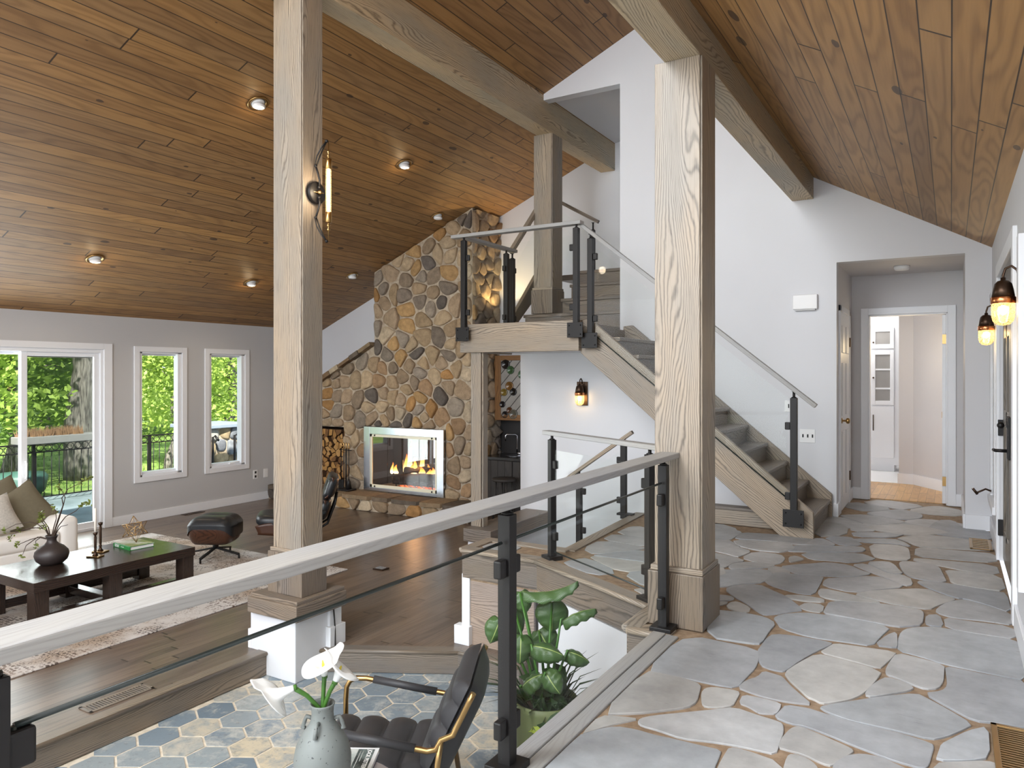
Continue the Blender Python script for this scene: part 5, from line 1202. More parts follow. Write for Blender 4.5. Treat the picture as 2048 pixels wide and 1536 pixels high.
# coffee table
tx0, tx1, ty0, ty1, tz = -7.42, -6.545, 3.18, 4.70, -.34
t = thing('coffee_table', 'low espresso wood coffee table with block legs on the rug', 'coffee table', ((tx0 + tx1) / 2, (ty0 + ty1) / 2, ZL + .012))
B(tx0, tx1, ty0, ty1, tz - .085, tz, long=1).build('tabletop', M['espresso'], t, bevel=.004)
for x in (tx0 + .01, tx1 - .13):
    for y in (ty0 + .01, (ty0 + ty1) / 2 - .11, ty1 - .13): B(x, x + .12, y, y + .12, ZL + .012, tz - .085).build('leg', M['espresso'], t, bevel=.004)
for x in (tx0 + .03, tx1 - .11): B(x, x + .08, ty0 + .13, ty1 - .13, ZL + .05, ZL + .13).build('stretcher', M['espresso'], t, bevel=.004)
B(tx0 + .11, tx1 - .11, (ty0 + ty1) / 2 - .09, (ty0 + ty1) / 2, ZL + .055, ZL + .125).build('stretcher', M['espresso'], t, bevel=.004)
# vase with branches
vx, vy = -7.09, 3.60
t = thing('branch_vase', 'round dark clay vase holding leafy branches on the coffee table', 'vase', (vx, vy, tz))
MB().lathe([(.0001, .0), (.075, .0), (.09, .004), (.128, .04), (.142, .085), (.135, .12), (.10, .16), (.06, .185), (.042, .205), (.038, .225), (.048, .25), (.055, .262), (.05, .264), (.04, .25), (.03, .225), (.0001, .2)], (vx, vy, tz), 36).build('body', M['darkclay'], t)
rb = random.Random(4); vn = (vx, vy, tz + .22)
tw, lf = MB(), MB()
def leafblob(mb, p, n, r, sz, rn):
    for _ in range(n):
        d = Vector((rn.gauss(0, 1), rn.gauss(0, 1), rn.gauss(0, 1))); d = d / max(d.length, .01)
        c = p + d * r * rn.random() ** .5; a = Vector((rn.gauss(0, 1), rn.gauss(0, 1), rn.gauss(0, .6))).normalized(); b = a.orthogonal().normalized(); s = sz * rn.uniform(.6, 1.2); k = len(mb.v)
        for e in (a * s, b * s * .5 + a * s * .15, -a * s * .9, -b * s * .5 + a * s * .15): mb.v.append(c + e)
        mb.face([k, k + 1, k + 2, k + 3], [(0, 0), (1, 0), (1, 1), (0, 1)])
# image-plane guides of the sprays, placed at the vase's own depth
rgt = Vector((C_, S_, 0)); upv = Vector((0, 0, 1)); dep = Vector((-S_, C_, 0))
def spray(pts, leaves, wob=.04):
    d = rb.uniform(-wob, wob) * 2; out = []
    for i, (a, b) in enumerate(pts): out.append(Vector(vn) + rgt * a + upv * b + dep * d * i / len(pts))
    fine = []
    for i in range(len(out) - 1):
        for k in range(4): fine.append(out[i].lerp(out[i + 1], k / 4))
    fine.append(out[-1]); m = len(fine)
    tw.tube(fine, [.0055 * (1 - .7 * i / m) for i in range(m)], 6)
    for i in leaves: leafblob(lf, fine[min(m - 1, int(i * (m - 1)))], 7, .028, .02, rb)
K = .0043  # metres per photo pixel at the vase
def px_(*p): return [((u - 97) * K, (1075 - v) * K) for u, v in p]
spray(px_((97, 1075), (110, 1035), (123, 1000), (121, 985), (135, 965), (157, 955), (172, 945), (184, 940)), (.93, 1, .8))
spray(px_((97, 1075), (112, 1030), (121, 1000), (124, 985), (117, 972), (110, 962)), (1, .9))
spray(px_((98, 1075), (112, 1045), (128, 1025), (150, 1013), (163, 1000), (180, 996)), (1, .95, .85, .75))
spray(px_((95, 1075), (92, 1048), (82, 1030), (79, 1015)), (1, .85, .9))
spray(px_((95, 1075), (85, 1055), (65, 1040), (50, 1037), (20, 1042), (-6, 1055)), (.3, 1))
spray(px_((96, 1075), (100, 1050), (105, 1030), (103, 1018), (97, 1005)), (1, .85))
spray(px_((94, 1075), (75, 1068), (55, 1073), (34, 1082), (28, 1082)), (1, .95))
spray(px_((94, 1075), (72, 1070), (60, 1078), (57, 1088)), (1,)); spray(px_((94, 1075), (70, 1068), (48, 1085), (43, 1104)), (1,))
spray(px_((95, 1075), (84, 1052), (70, 1048), (40, 1052), (28, 1050)), (1, .9)); spray(px_((95, 1075), (84, 1050), (55, 1048), (16, 1062), (12, 1070)), (1, .92))
spray(px_((99, 1075), (108, 1055), (112, 1048), (125, 1045)), ()); spray(px_((95, 1075), (88, 1050), (88, 1045)), (1,)); spray(px_((95, 1075), (80, 1045), (68, 1035), (66, 1033)), (1, .9))
tw.build('branches', M['twig'], t); o = lf.build('leaves', M['sprig'], t, fix=False); o['kind'] = 'stuff'
# candlesticks
def candlestick(x, y, h, label, candle):
    t = thing('candlestick', label, 'candlestick', (x, y, tz), 'brass candlesticks on the coffee table')
    R = Matrix.Rotation(.4, 4, 'Z')
    B(-.065, .065, -.045, .045, 0, .012, Matrix.Translation((x, y, tz)) @ R).build('foot', M['brass'], t, bevel=.005)
    MB().lathe([(.028, .012), (.014, .03), (.010, .05), (.016, .06), (.009, .07), (.012, .085), (.012, h - .05), (.008, h - .035), (.018, h - .022), (.022, h), (.014, h), (.0001, h - .01)], (x, y, tz), 16).build('stem', M['bronze'], t)
    if candle:
        c = MB().lathe([(.011, h - .01), (.011, h + .07), (.0095, h + .225), (.0001, h + .23)], (x, y, tz), 12); c.build('candle', M['candle'], t)
candlestick(-7.01, 3.955, .235, 'shorter brass candlestick holding a white taper candle on the coffee table', True); candlestick(-7.16, 4.09, .29, 'taller brass candlestick without a candle on the coffee table', False)
# green book and the wire star on it
bkM = Matrix.Translation((-7.10, 4.39, tz)) @ Matrix.Rotation(-.08, 4, 'Z')
t = thing('coffee_table_book', 'thick green book lying flat under the brass wire star on the coffee table', 'book', (-7.10, 4.39, tz))
B(-.165, .165, -.115, .13, 0, .004, bkM).box(-.165, .165, -.115, .13, .034, .038, bkM).box(-.165, .165, -.12, -.113, 0, .038, bkM).build('cover', plain('green_cover', (38, 132, 62), .35, var=.1), t, bevel=.002)
B(-.158, .158, -.11, .122, .004, .034, bkM).build('pages', M['paper'], t)
B(-.163, .163, -.10, .128, .038, .0386, bkM).build('cover_print', two_tone('cover_landscape', (206, 208, 196), (128, 140, 72), 8, .4, .6, .35), t)
def text(name, s, size, Mx, mat, parent, bold=0.0):
    cu = bpy.data.curves.new(name, 'FONT'); cu.body = s; cu.size = size; cu.extrude = .0004; cu.offset = bold; cu.align_x = 'LEFT'; cu.align_y = 'CENTER'
    f = bpy.data.objects.new(name, cu); COL.objects.link(f); bpy.context.view_layer.update()
    me = bpy.data.meshes.new_from_object(f.evaluated_get(bpy.context.evaluated_depsgraph_get())); bpy.data.objects.remove(f)
    o = bpy.data.objects.new(name, me); COL.objects.link(o); me.materials.clear(); me.materials.append(mat); o.parent = parent
    root = parent
    while root.parent: root = root.parent
    o.matrix_local = Matrix.Translation(-root.location) @ Mx
    return o
WTXT = emis('white_lettering', (.8, .8, .8), .6); WTXT = plain('white_lettering_paint', (244, 244, 244), .5, var=0)
text('spine_lettering', 'GOLF', .034, bkM @ Matrix.Translation((-.13, -.1205, .019)) @ Matrix.Rotation(math.pi / 2, 4, 'X'), WTXT, t, .0012)
text('spine_lettering', 'THE GREAT', .012, bkM @ Matrix.Translation((-.01, -.1205, .019)) @ Matrix.Rotation(math.pi / 2, 4, 'X'), WTXT, t)
c0 = Vector((-7.09, 4.40, tz + .175)); t = thing('wire_star', 'brass wire star ornament standing on the green book', 'ornament', (c0.x, c0.y, tz + .038))
phi = (1 + 5 ** .5) / 2; vs = []
for a in (-1, 1):
    for b in (-phi, phi): vs += [Vector((0, a, b)), Vector((a, b, 0)), Vector((b, 0, a))]
Rm = Matrix.Rotation(.5, 3, 'X') @ Matrix.Rotation(.4, 3, 'Z'); vs = [Rm @ v.normalized() for v in vs]
mz = min(v.z for v in vs); rad = (c0.z - (tz + .0386 + .004)) / -mz
q = MB(); dmin = min((vs[0] - v).length for v in vs[1:])
for i in range(12):
    for j in range(i):
        d = (vs[i] - vs[j]).length
        if dmin * 1.2 < d < dmin * 1.75: q.tube([c0 + vs[i] * rad, c0 + vs[j] * rad], .0024, 5)
q.build('wire', M['brass'], t)
# ottoman and lounge chair
def cushion(mb, cx, cy, z0, wx, wy, h, M4, tuft=True, n=18):
    """rounded rectangular cushion with a tufted dip"""
    def sq(t): return math.copysign(abs(t) ** .45, t)
    for s in (1,):
        mb.surf(lambda u, v: M4 @ Vector((cx + wx / 2 * sq(math.cos(v * 6.2832)) * math.sin(math.pi * (.02 + .96 * u)) ** .45, cy + wy / 2 * sq(math.sin(v * 6.2832)) * math.sin(math.pi * (.02 + .96 * u)) ** .45,
            z0 + h / 2 - h / 2 * math.copysign(abs(math.cos(math.pi * u)) ** .7, math.cos(math.pi * u)) - (0.02 * math.exp(-((1 - u) / .12) ** 2) if tuft and u > .7 else 0))), n, 40)
def shell(mb, M4, w, l, z, rise, th=.012, nu=16, bow=.0):
    """bent ply shell: curls up along both long edges"""
    def f(u, v, o): 
        x = (u - .5) * w; y = (v - .5) * l; e = abs(2 * u - 1)
        return M4 @ Vector((x * (1 - .12 * abs(2 * v - 1) ** 3), y, z + o + rise * e ** 3.0 + bow * (2 * v - 1) ** 2))
    n = len(mb.v)
    mb.surf(lambda u, v: f(u, v, 0), nu, 10); mb.surf(lambda u, v: f(u, v, th), nu, 10)
def starbase(t, cx, cy, r, z0, zt, legs, rot):
    q = MB().lathe([(.03, z0 + .10), (.035, z0 + .14), (.022, z0 + .16), (.022, zt)], (cx, cy, 0), 16); q.build('stem', M['blackmetal'], t)
    for i in range(legs):
        a = rot + i * 2 * math.pi / legs; e = Vector((cx + r * math.cos(a), cy + r * math.sin(a), 0))
        l = MB().bar((cx, cy, z0 + .115), (e.x, e.y, z0 + .05), .035, .02); l.tube([(e.x, e.y, z0), (e.x, e.y, z0 + .05)], .012, 8); l.build('leg', M['blackmetal'], t, bevel=.003)
ox, oy, oz = -7.42, 5.60, ZL + .012
t = thing('ottoman', 'black leather ottoman with curved walnut shell on a four star base', 'ottoman', (ox, oy, oz))
M4 = Matrix.Translation((ox, oy, 0)) @ Matrix.Rotation(.50, 4, 'Z') @ Matrix.Diagonal((.80, .92, 1, 1))
def sup(a, n=.5): return math.copysign(abs(math.cos(a)) ** n, math.cos(a)), math.copysign(abs(math.sin(a)) ** n, math.sin(a))
q = MB()
def wall_(u, v):
    a = v * 6.28318; cx_, sx_ = sup(a, .42); k = .80 + .20 * min(1, u * 1.7) ** .6
    return M4 @ Vector((.315 * cx_ * k, .25 * sx_ * k, oz + .19 + u * (.20 - .05 * abs(cx_) ** 6)))
q.surf(wall_, 8, 48); q.surf(lambda u, v: M4 @ Vector((.315 * .8 * u * sup(v * 6.28318, .42)[0], .25 * .8 * u * sup(v * 6.28318, .42)[1], oz + .19)), 3, 48)
q.build('shell', M['walnut'], t, solid=.01)
q = MB()
def top_(u, v):
    a = v * 6.28318; cx_, sx_ = sup(a, .42); r = math.sin(math.pi / 2 * min(1, u * 1.25)) if u < .8 else 1; 
    x, y = .335 * cx_ * r, .265 * sx_ * r
    if u < .8: z = .505 - .085 * r ** 6 - .014 * math.exp(-((abs(y) - 0) / .05) ** 2) * (1 - r ** 2) - .022 * (abs(x) / .335) ** 4
    else: z = .420 - .022 * abs(cx_) ** 4 * 1 - (u - .8) / .2 * (.045 + .09 * abs(cx_) ** 6)
    return M4 @ Vector((x, y, oz + z))
q.surf(top_, 30, 56); q.build('cushion', M['blackleather'], t)
starbase(t, ox, oy, .30, oz, oz + .21, 4, .35)
lx, ly, lz = -6.75, 6.35, ZL
t = thing('lounge_chair', 'black leather and walnut lounge chair partly hidden by the oak post', 'lounge chair', (lx, ly, lz))
M4 = Matrix.Translation((lx, ly, 0)) @ Matrix.Rotation(math.atan2(-.514, -.858) + .25, 4, 'Z')   # local +x is where the sitter faces
q = MB(); cushion(q, .13, 0, lz + .30, .76, .56, .17, M4 @ Matrix.Rotation(-.12, 4, 'Y')); q.build('seat_cushion', M['blackleather'], t)
q = MB()
for sy in (-1, 1): q.surf(lambda u, v: M4 @ Matrix.Rotation(-.12, 4, 'Y') @ Vector((.13 + (u - .5) * .74 * (.86 + .14 * v), sy * .27, lz + .24 + .15 * v * (1 - .4 * abs(2 * u - 1) ** 3))), 14, 5)
q.surf(lambda u, v: M4 @ Matrix.Rotation(-.12, 4, 'Y') @ Vector((.13 + (u - .5) * .66, (v - .5) * .54, lz + .24)), 10, 4)
q.build('seat_shell', M['walnut'], t, solid=.012)
def back(x0, z0, l, hgt, tilt, nm):
    Mb = M4 @ Matrix.Translation((x0, 0, lz + z0)) @ Matrix.Rotation(-math.pi / 2 - tilt, 4, 'Y')
    q = MB(); cushion(q, hgt / 2, 0, -.02, hgt, l, .13, Mb @ Matrix.Diagonal((1, 1, -1, 1)), True); q.build(nm + '_cushion', M['blackleather'], t)
    q = MB(); q.surf(lambda u, v: Mb @ Vector((hgt * (.04 + .92 * u), (v - .5) * l * .97, .035 - .075 * abs(2 * v - 1) ** 3 - .03 * abs(2 * u - 1) ** 4)), 12, 14); q.build(nm + '_shell', M['walnut'], t, solid=.012)
back(-.22, .40, .60, .27, .30, 'lower_back'); back(-.30, .66, .62, .28, .34, 'upper_back')
for sy in (-.13, .13):
    q = MB().tube([M4 @ Vector((-.10, sy, lz + .26)), M4 @ Vector((-.27, sy, lz + .36)), M4 @ Vector((-.36, sy, lz + .60)), M4 @ Vector((-.385, sy, lz + .74))], .014, 8, flat=1.6); q.build('back_brace', M['blackmetal'], t)
for sy in (-1, 1):
    q = MB(); cushion(q, -.02, sy * .36, lz + .50, .46, .09, .07, M4, False); q.build('armrest', M['blackleather'], t)
    MB().bar(M4 @ Vector((-.16, sy * .335, lz + .40)), M4 @ Vector((-.10, sy * .345, lz + .52)), .05, .012).build('arm_support', M['walnut'], t)
starbase(t, lx, ly, .34, lz, lz + .25, 5, .2)
# sofa with pillows
sx0, sx1, sy0, sy1 = -9.42, -8.55, 2.3, 4.64
t = thing('sofa', 'white slipcovered sofa beside the sliding door', 'sofa', (-9, 3.7, ZL + .012))
def soft(name, x0, x1, y0, y1, z0, z1, bev, mat=M['sofa'], root=None): 
    o = B(x0, x1, y0, y1, z0, z1).build(name, mat, root or t); b = o.modifiers.new('b', 'BEVEL'); b.width = bev; b.segments = 5
    for p in o.data.polygons: p.use_smooth = True
    return o
soft('base', sx0, sx1, sy0, sy1, ZL + .03, ZL + .26, .03); soft('seat_cushion', sx0 + .2, sx1 + .02, sy0 + .22, sy1 - .2, ZL + .25, ZL + .42, .05)
soft('armrest', sx0, sx1 + .02, sy1 - .22, sy1, ZL + .03, ZL + .55, .07); soft('armrest', sx0, sx1 + .02, sy0, sy0 + .22, ZL + .03, ZL + .55, .07); soft('backrest', sx0 - .02, sx0 + .24, sy0, sy1 - .36, ZL + .03, ZL + .87, .08)
def pillow(label, loc, rot, w, mat, name='throw_pillow'):
    Mx = Matrix.Translation(loc) @ rot; q = MB()
    def pf(u, v, s):
        a, b = 2 * u - 1, 2 * v - 1; e = (1 - abs(a) ** 2.2) * (1 - abs(b) ** 2.2); pin = 1 - .10 * (1 - abs(a)) ** 0 * (abs(a) ** 2 * (1 - b * b) * 0 + (1 - a * a) * b * b * .8 + (1 - b * b) * a * a * .8)
        return Mx @ Vector((a * w / 2 * pin, b * w / 2 * pin, s * .085 * max(e, 0) ** .55))
    q.surf(lambda u, v: pf(u, v, 1), 14, 14); q.surf(lambda u, v: pf(u, v, -1), 14, 14)
    o = q.build(name, mat); return tag(o, label, 'pillow', 'pillows on the white sofa')
E3 = lambda a, b, c: (Matrix.Rotation(c, 4, 'Z') @ Matrix.Rotation(b, 4, 'Y') @ Matrix.Rotation(a, 4, 'X'))
pillow('olive linen pillow standing on its corner against the sofa arm', P(46, 1018, X=-8.95), E3(0, 1.25, -.25) @ Matrix.Rotation(.55, 4, 'Z'), .50, M['olive'])
pillow('dark olive knitted pillow leaning behind the others on the sofa', P(0, 1005, X=-9.12), E3(0, 1.25, -.1) @ Matrix.Rotation(.35, 4, 'Z'), .48, M['olive'])
pillow('pale printed pillow at the very edge of the picture on the sofa', P(-12, 1035, X=-8.8), E3(0, 1.2, -.2) @ Matrix.Rotation(.3, 4, 'Z'), .42, M['print'])
# dark bench end in front of the table
t = thing('side_bench', 'dark wood bench corner showing beside the coffee table', 'bench', (-6.95, 2.35, ZL + .012))
q = B(-7.4, -6.6, 1.9, 2.9, ZL + .30, ZL + .36); q.build('top', M['espresso'], t, bevel=.004)
for x in (-7.38, -6.7):
    for y in (1.92, 2.82): B(x, x + .08, y, y + .07, ZL + .012, ZL + .30).build('leg', M['espresso'], t)
# ================================================================== SUNKEN TILE AREA
fv, wv = Vector((-.89, -.46, 0)).normalized(), None; wv = Vector((fv.y * -1, fv.x, 0)); wv = Vector((-.46, .89, 0)).normalized()
cc = Vector((-2.48, 2.965, ZT))
A4 = Matrix(((fv.x, wv.x, 0, cc.x), (fv.y, wv.y, 0, cc.y), (0, 0, 1, ZT), (0, 0, 0, 1)))   # local x: forward, y: towards the far arm
t = thing('armchair', 'charcoal channel tufted leather armchair with brass tube arms on the hex tiles', 'armchair', cc)
q = MB(); nch = 4
def seatf(u, v):
    x = -.22 + .62 * u; k = abs(math.sin(math.pi * u * nch)); yy = (v - .5) * .56; e = 1 - abs(2 * v - 1) ** 8
    return A4 @ Vector((x + (.02 * (1 - e) if u > .5 else 0), yy, .36 + (.085 * (.55 + .45 * k ** .5)) * (max(e, 0) ** .4) + .02 * u - (.05 * max(0, (u - .9) / .1) ** 2)))
q.surf(seatf, 60, 16); q.surf(lambda u, v: A4 @ Vector((-.22 + .62 * u, (v - .5) * .56, .355 - .07 * (1 - abs(2 * v - 1) ** 6) * (1 - abs(2 * u - 1) ** 6))), 10, 10)
q.build('seat', M['greyleather'], t)
bl = .50; tilt = math.radians(26)
def bk(s, y, d):    # s along the back upward, d: thickness outward (backwards)
    return A4 @ Vector((-.20 - math.sin(tilt) * s - d * math.cos(tilt), y, .40 + math.cos(tilt) * s - d * math.sin(tilt)))
q = MB()
def backf(u, v):
    k = abs(math.sin(math.pi * u * 4)); e = 1 - abs(2 * v - 1) ** 8; t2 = 1 - abs(2 * u - 1) ** 10
    return bk(bl * u, (v - .5) * .55, -.07 * (.5 + .5 * k ** .5) * max(e * t2, 0) ** .4)
q.surf(backf, 60, 16); q.build('backrest', M['greyleather'], t)
q = MB(); q.surf(lambda u, v: bk(-.10 + (bl + .10) * u, (v - .5) * .57, .09 * (1 - abs(2 * v - 1) ** 5) ** .5 * (1 - max(0, (u - .82) / .18) ** 3) + .012), 16, 16)
q.surf(lambda u, v: bk(-.10 + (bl + .10) * u, (v - .5) * .57, .012), 4, 4); q.build('back_panel', M['greyleather'], t)
def loc(x, y, z): return A4 @ Vector((x, y, z))
for sg, nm in ((-1, 'near'), (1, 'far')):
    y = sg * .315
    path = [loc(.36, y, .02), loc(.36, y, .50), loc(.355, y, .57), loc(.335, y, .605), loc(.30, y, .62), loc(.24, y, .62), loc(-.10, y, .565), loc(-.22, y, .545), loc(-.262, y, .555), loc(-.285, y, .60)]
    for s in (.26, .36, .44, .485): p = bk(s, y * .97, .03); path.append(p)
    MB().tube(path, .0145, 12).build('arm_tube', M['brass'], t)
    MB().tube([loc(.20, y, .616), loc(-.16, y, .556)], .021, 12).build('arm_pad', M['greyleather'], t)
    MB().tube([loc(.36, y, .02), loc(-.30, y, .02)], .0145, 10).build('runner', M['brass'], t)
    MB().tube([loc(-.285, y, .60), loc(-.25, y * .95, .36), loc(-.30, y, .02)], .0145, 10).build('rear_leg', M['brass'], t)
MB().tube([loc(.30, -.315, .34), loc(.30, .315, .34)], .0125, 8).build('cross_tube', M['brass'], t)
# round side table, vase of callas and a book
sx, sy, sz = -2.20, 2.20, -.33
t = thing('side_table', 'round pale side table beside the charcoal armchair', 'side table', (sx, sy, ZT))
MB().lathe([(.0001, sz - .03), (.29, sz - .03), (.30, sz - .02), (.30, sz - .006), (.294, sz), (.0001, sz)], (sx, sy, 0), 48).build('tabletop', plain('pale_lilac_top', (196, 190, 196), .4, var=.04), t)
MB().lathe([(.16, ZT), (.16, ZT + .015), (.03, ZT + .03), (.028, sz - .03)], (sx, sy, 0), 24).build('pedestal', M['blackmetal'], t)
vx, vy = -2.193, 2.16
t = thing('calla_vase', 'speckled grey stoneware vase with lug handles on the round side table', 'vase', (vx, vy, sz))
MB().lathe([(.0001, 0), (.062, 0), (.078, .01), (.104, .06), (.1175, .12), (.118, .155), (.108, .195), (.085, .235), (.058, .265), (.047, .285), (.045, .305), (.047, .328), (.052, .338), (.049, .341), (.042, .33), (.040, .305), (.045, .27), (.0001, .2)], (vx, vy, sz), 48, Matrix.Diagonal((.97, .97, 1.16, 1))).build('body', M['vase'], t)
q = MB()
for an in (TH + .15, TH + math.pi - .15, TH - math.pi / 2 - .1):
    d = Vector((math.cos(an), math.sin(an), 0)); n = Vector((-d.y, d.x, 0)); b0 = Vector((vx, vy, sz)) + d * .046 + Vector((0, 0, .33)); b1 = Vector((vx, vy, sz)) + d * .074 + Vector((0, 0, .288))
    q.tube([b0, b0 + d * .022 + Vector((0, 0, .006)), b0 + d * .03 - Vector((0, 0, .012)), b1 + d * .012, b1], .0085, 8)
q.build('lug_handle', M['vase'], t)
def calla(label, tipuv, stemtop, dpt, axis, L, tilt_in):
    """a calla lily: stem from the vase mouth, funnel spathe with a pointed flared lip, spadix"""
    vt = Vector((vx, vy, sz + .36))
    def at(u, v, dd): r = (u - U0) / F * dd; return rgt * r + dep * dd + Vector((0, 0, H - (v - V0) / F * dd))
    top = at(*stemtop, dpt); tp = thing('calla_lily', label, 'flower', vt, 'white calla lilies in the stoneware vase')
    mid = vt.lerp(top, .55) + Vector((0, 0, .012)); MB().tube([vt - Vector((0, 0, .06)), vt, vt.lerp(mid, .5), mid, mid.lerp(top, .6), top], [.0085, .0085, .0085, .0088, .0095, .0105], 10).build('stem', M['stemgreen'], tp)
    ax = (at(*tipuv, dpt + axis) - top).normalized(); Z = ax; back = Vector(tilt_in); X = (back - Z * back.dot(Z)).normalized(); Y = Z.cross(X)
    def sp(u, v):
        an = (v - .5) * 2 * math.pi; s = u; r = .011 + .012 * s + .034 * s ** 2.2; lip = .5 + .5 * math.cos(an)       # an=0 at the long back lip
        h = L * s * (.70 + .42 * lip ** 2); fl = max(0, s - .62) / .38; r2 = r + fl ** 1.6 * (.016 + .014 * (1 - lip)); h -= fl ** 1.7 * (.02 + .018 * (1 - lip)) * (1 if lip < .85 else .2)
        w = .004 * math.sin(an * 3) * fl
        k = 1 - .25 * fl * max(0, lip - .8) / .2
        return top + Z * (h + w) + X * (math.cos(an) * r2 * (1 + .25 * fl * lip)) + Y * (math.sin(an) * r2 * k * 1.15)
    q = MB().surf(sp, 16, 30); q.build('spathe', M['calla'], tp, solid=.0022)
    MB().tube([top + Z * .015, top + Z * L * .45, top + Z * L * .62], [.005, .006, .003], 8).build('spadix', M['yellow'], tp)
    MB().lathe([(.0115, -.012), (.0125, 0), (.011, .012)], top, 12, Z.to_track_quat('Z', 'Y').to_matrix().to_4x4()).build('collar', M['stemgreen'], tp)
calla('calla lily drooping to the left of the vase mouth', (524, 1400), (588, 1376), 2.94, -.03, .135, (0, 0, 1))
calla('upright calla lily in the middle of the vase', (642, 1296), (649, 1350), 3.0, -.02, .105, (.62, .5, .3))
calla('calla lily leaning right in the vase', (690, 1312), (671, 1362), 2.98, .02, .10, (-.6, -.6, .2))
bM = Matrix.Translation((-2.254, 2.412, sz)) @ Matrix.Rotation(math.radians(29), 4, 'Z')
t = thing('picture_book', 'dark glossy picture book on the round table beside the stoneware vase', 'book', (-2.254, 2.412, sz))
B(-.085, .085, -.12, .12, 0, .003, bM).build('back_cover', plain('navy_cover', (44, 46, 96), .3), t)
B(-.083, .083, -.117, .117, .003, .022, bM).build('pages', M['paper'], t)
B(-.085, .085, -.12, .12, .022, .025, bM).build('front_cover', plain('white_cover', (232, 234, 236), .25, var=.02), t)
B(-.075, .068, -.115, .106, .025, .0256, bM).build('cover_photo', two_tone('cover_photo_grey', (54, 62, 62), (120, 134, 132), 14, .45, .7, .25), t)
B(-.074, -.006, -.114, .105, .0256, .0262, bM).build('cover_photo', two_tone('cover_photo_light', (168, 176, 172), (206, 210, 206), 10, .4, .6, .25), t)
text('cover_lettering', 'JOCK PETTERS', .026, bM @ Matrix.Translation((.048, .10, .0258)) @ Matrix.Rotation(-math.pi / 2, 4, 'Z'), WTXT, t, .0008)
MB().tube([bM @ Vector((.008, .09, .0262)), bM @ Vector((.008, -.1, .0262))], .0016, 5).tube([bM @ Vector((.02, .09, .0262)), bM @ Vector((.02, .0, .0262))], .0012, 5).build('cover_stripe', WTXT, t)
# ------------------------------------------------------------------ plant
ppx, ppy = -2.03, 3.76
t = thing('potted_plant', 'large leafy potted plant in a green pot beside the white wall below the ledge', 'plant', (ppx, ppy, ZT))
MB().lathe([(.0001, 0), (.14, 0), (.155, .02), (.185, .42), (.19, .46), (.178, .46), (.17, .42), (.0001, .41)], (ppx, ppy, ZT), 32).build('pot', M['pot'], t)
MB().lathe([(.172, .43), (.0001, .435)], (ppx, ppy, ZT), 24).build('soil', M['soil'], t)
def at(u, v, dd): r = (u - U0) / F * dd; return rgt * r + dep * dd + Vector((0, 0, H - (v - V0) / F * dd))
def bleaf(base, a, b, w, face, curl=.03, sag=.02):
    """paddle leaf from a to b (metres), width w, blade normal roughly `face`"""
    ax = (b - a); L = ax.length; Z = ax.normalized(); N = Vector(face); N = (N - Z * N.dot(Z)).normalized(); X = N.cross(Z)
    q = MB()
    def f(u, v):
        ww = w * math.sin(math.pi * min(1, .06 + .94 * u) ** .8) ** .7 if u < .999 else 0
        s = v * 2 - 1
        return a + Z * L * u + X * s * ww / 2 + N * (-curl * s * s * (1 if u < .9 else .6) - sag * (2 * u - 1) ** 2 + .006 * math.sin(u * 22 + s * 3) * abs(s))
    q.surf(f, 22, 10); o = q.build('leaf', M['banana'], t, solid=.0015)
    mid = base.lerp(a, .5) + Vector((0, 0, .03)) ; MB().tube([base, base.lerp(mid, .6), mid, a, a.lerp(b, .08)], [.011, .0095, .008, .0065, .004], 8).build('stalk', M['stemgreen'], o)
pb = Vector((ppx, ppy, ZT + .42)); D = 4.28
def bl2(bo, ua, ub, w, face, da=0, db=0, **k): bleaf(pb + Vector((bo[0], bo[1], 0)), at(*ua, D + da), at(*ub, D + db), w, face, **k)
fc = -dep
bl2((-.02, 0), (1045, 1192), (1158, 1172), .11, (0, 0, 1) , .02, -.02, curl=.05, sag=-.03)
bl2((.0, .02), (1104, 1205), (1104, 1268), .20, fc, .05, .05)
bl2((.03, 0), (1122, 1238), (1190, 1212), .08, (0, -.3, 1), 0, 0, curl=.045)
bl2((.0, -.03), (1062, 1288), (1128, 1308), .13, (.2, -.6, .8), -.08, -.14, curl=.05)
bl2((.04, -.02), (1135, 1300), (1182, 1322), .10, (.2, -.6, .8), -.06, -.06, curl=.05)
bl2((-.03, .02), (1040, 1185), (1052, 1230), .12, fc, 0, .0)
bl2((-.05, .0), (1028, 1215), (1018, 1300), .15, fc, .05, .05)
bl2((-.02, .05), (1078, 1262), (1105, 1310), .17, fc, .08, .08)
bl2((-.04, -.05), (1040, 1372), (1082, 1345), .12, (.1, -.5, .9), -.16, -.18, curl=.04)
bl2((-.06, .02), (1000, 1240), (980, 1290), .14, fc, .1, .1); bl2((.0, -.06), (1090, 1345), (1120, 1390), .13, fc, -.2, -.24)
bl2((-.04, -.02), (1042, 1270), (1040, 1330), .15, fc, -.06, -.1)
rp = random.Random(9)
q = MB()
for i in range(70):
    a = rp.uniform(0, 6.28); b = pb + Vector((.12 * math.cos(a), .12 * math.sin(a), 0)); l = rp.uniform(.18, .36); d = Vector((math.cos(a), math.sin(a), rp.uniform(.5, 1.6))).normalized()
    p1 = b + d * l * .6; p2 = b + d * l * .9 + Vector((math.cos(a), math.sin(a), -.4)) * l * .3
    sd3 = Vector((-math.sin(a), math.cos(a), 0)) * .006; n = len(q.v)
    for p, w in ((b, .8), (p1, 1), (p2, .1)): q.v.append(p - sd3 * w); q.v.append(p + sd3 * w)
    q.face([n, n + 1, n + 3, n + 2]); q.face([n + 2, n + 3, n + 5, n + 4])
o = q.build('grass_blades', plain('dark_blade_green', (44, 66, 36), .5, var=.15), t, fix=False); o['kind'] = 'stuff'
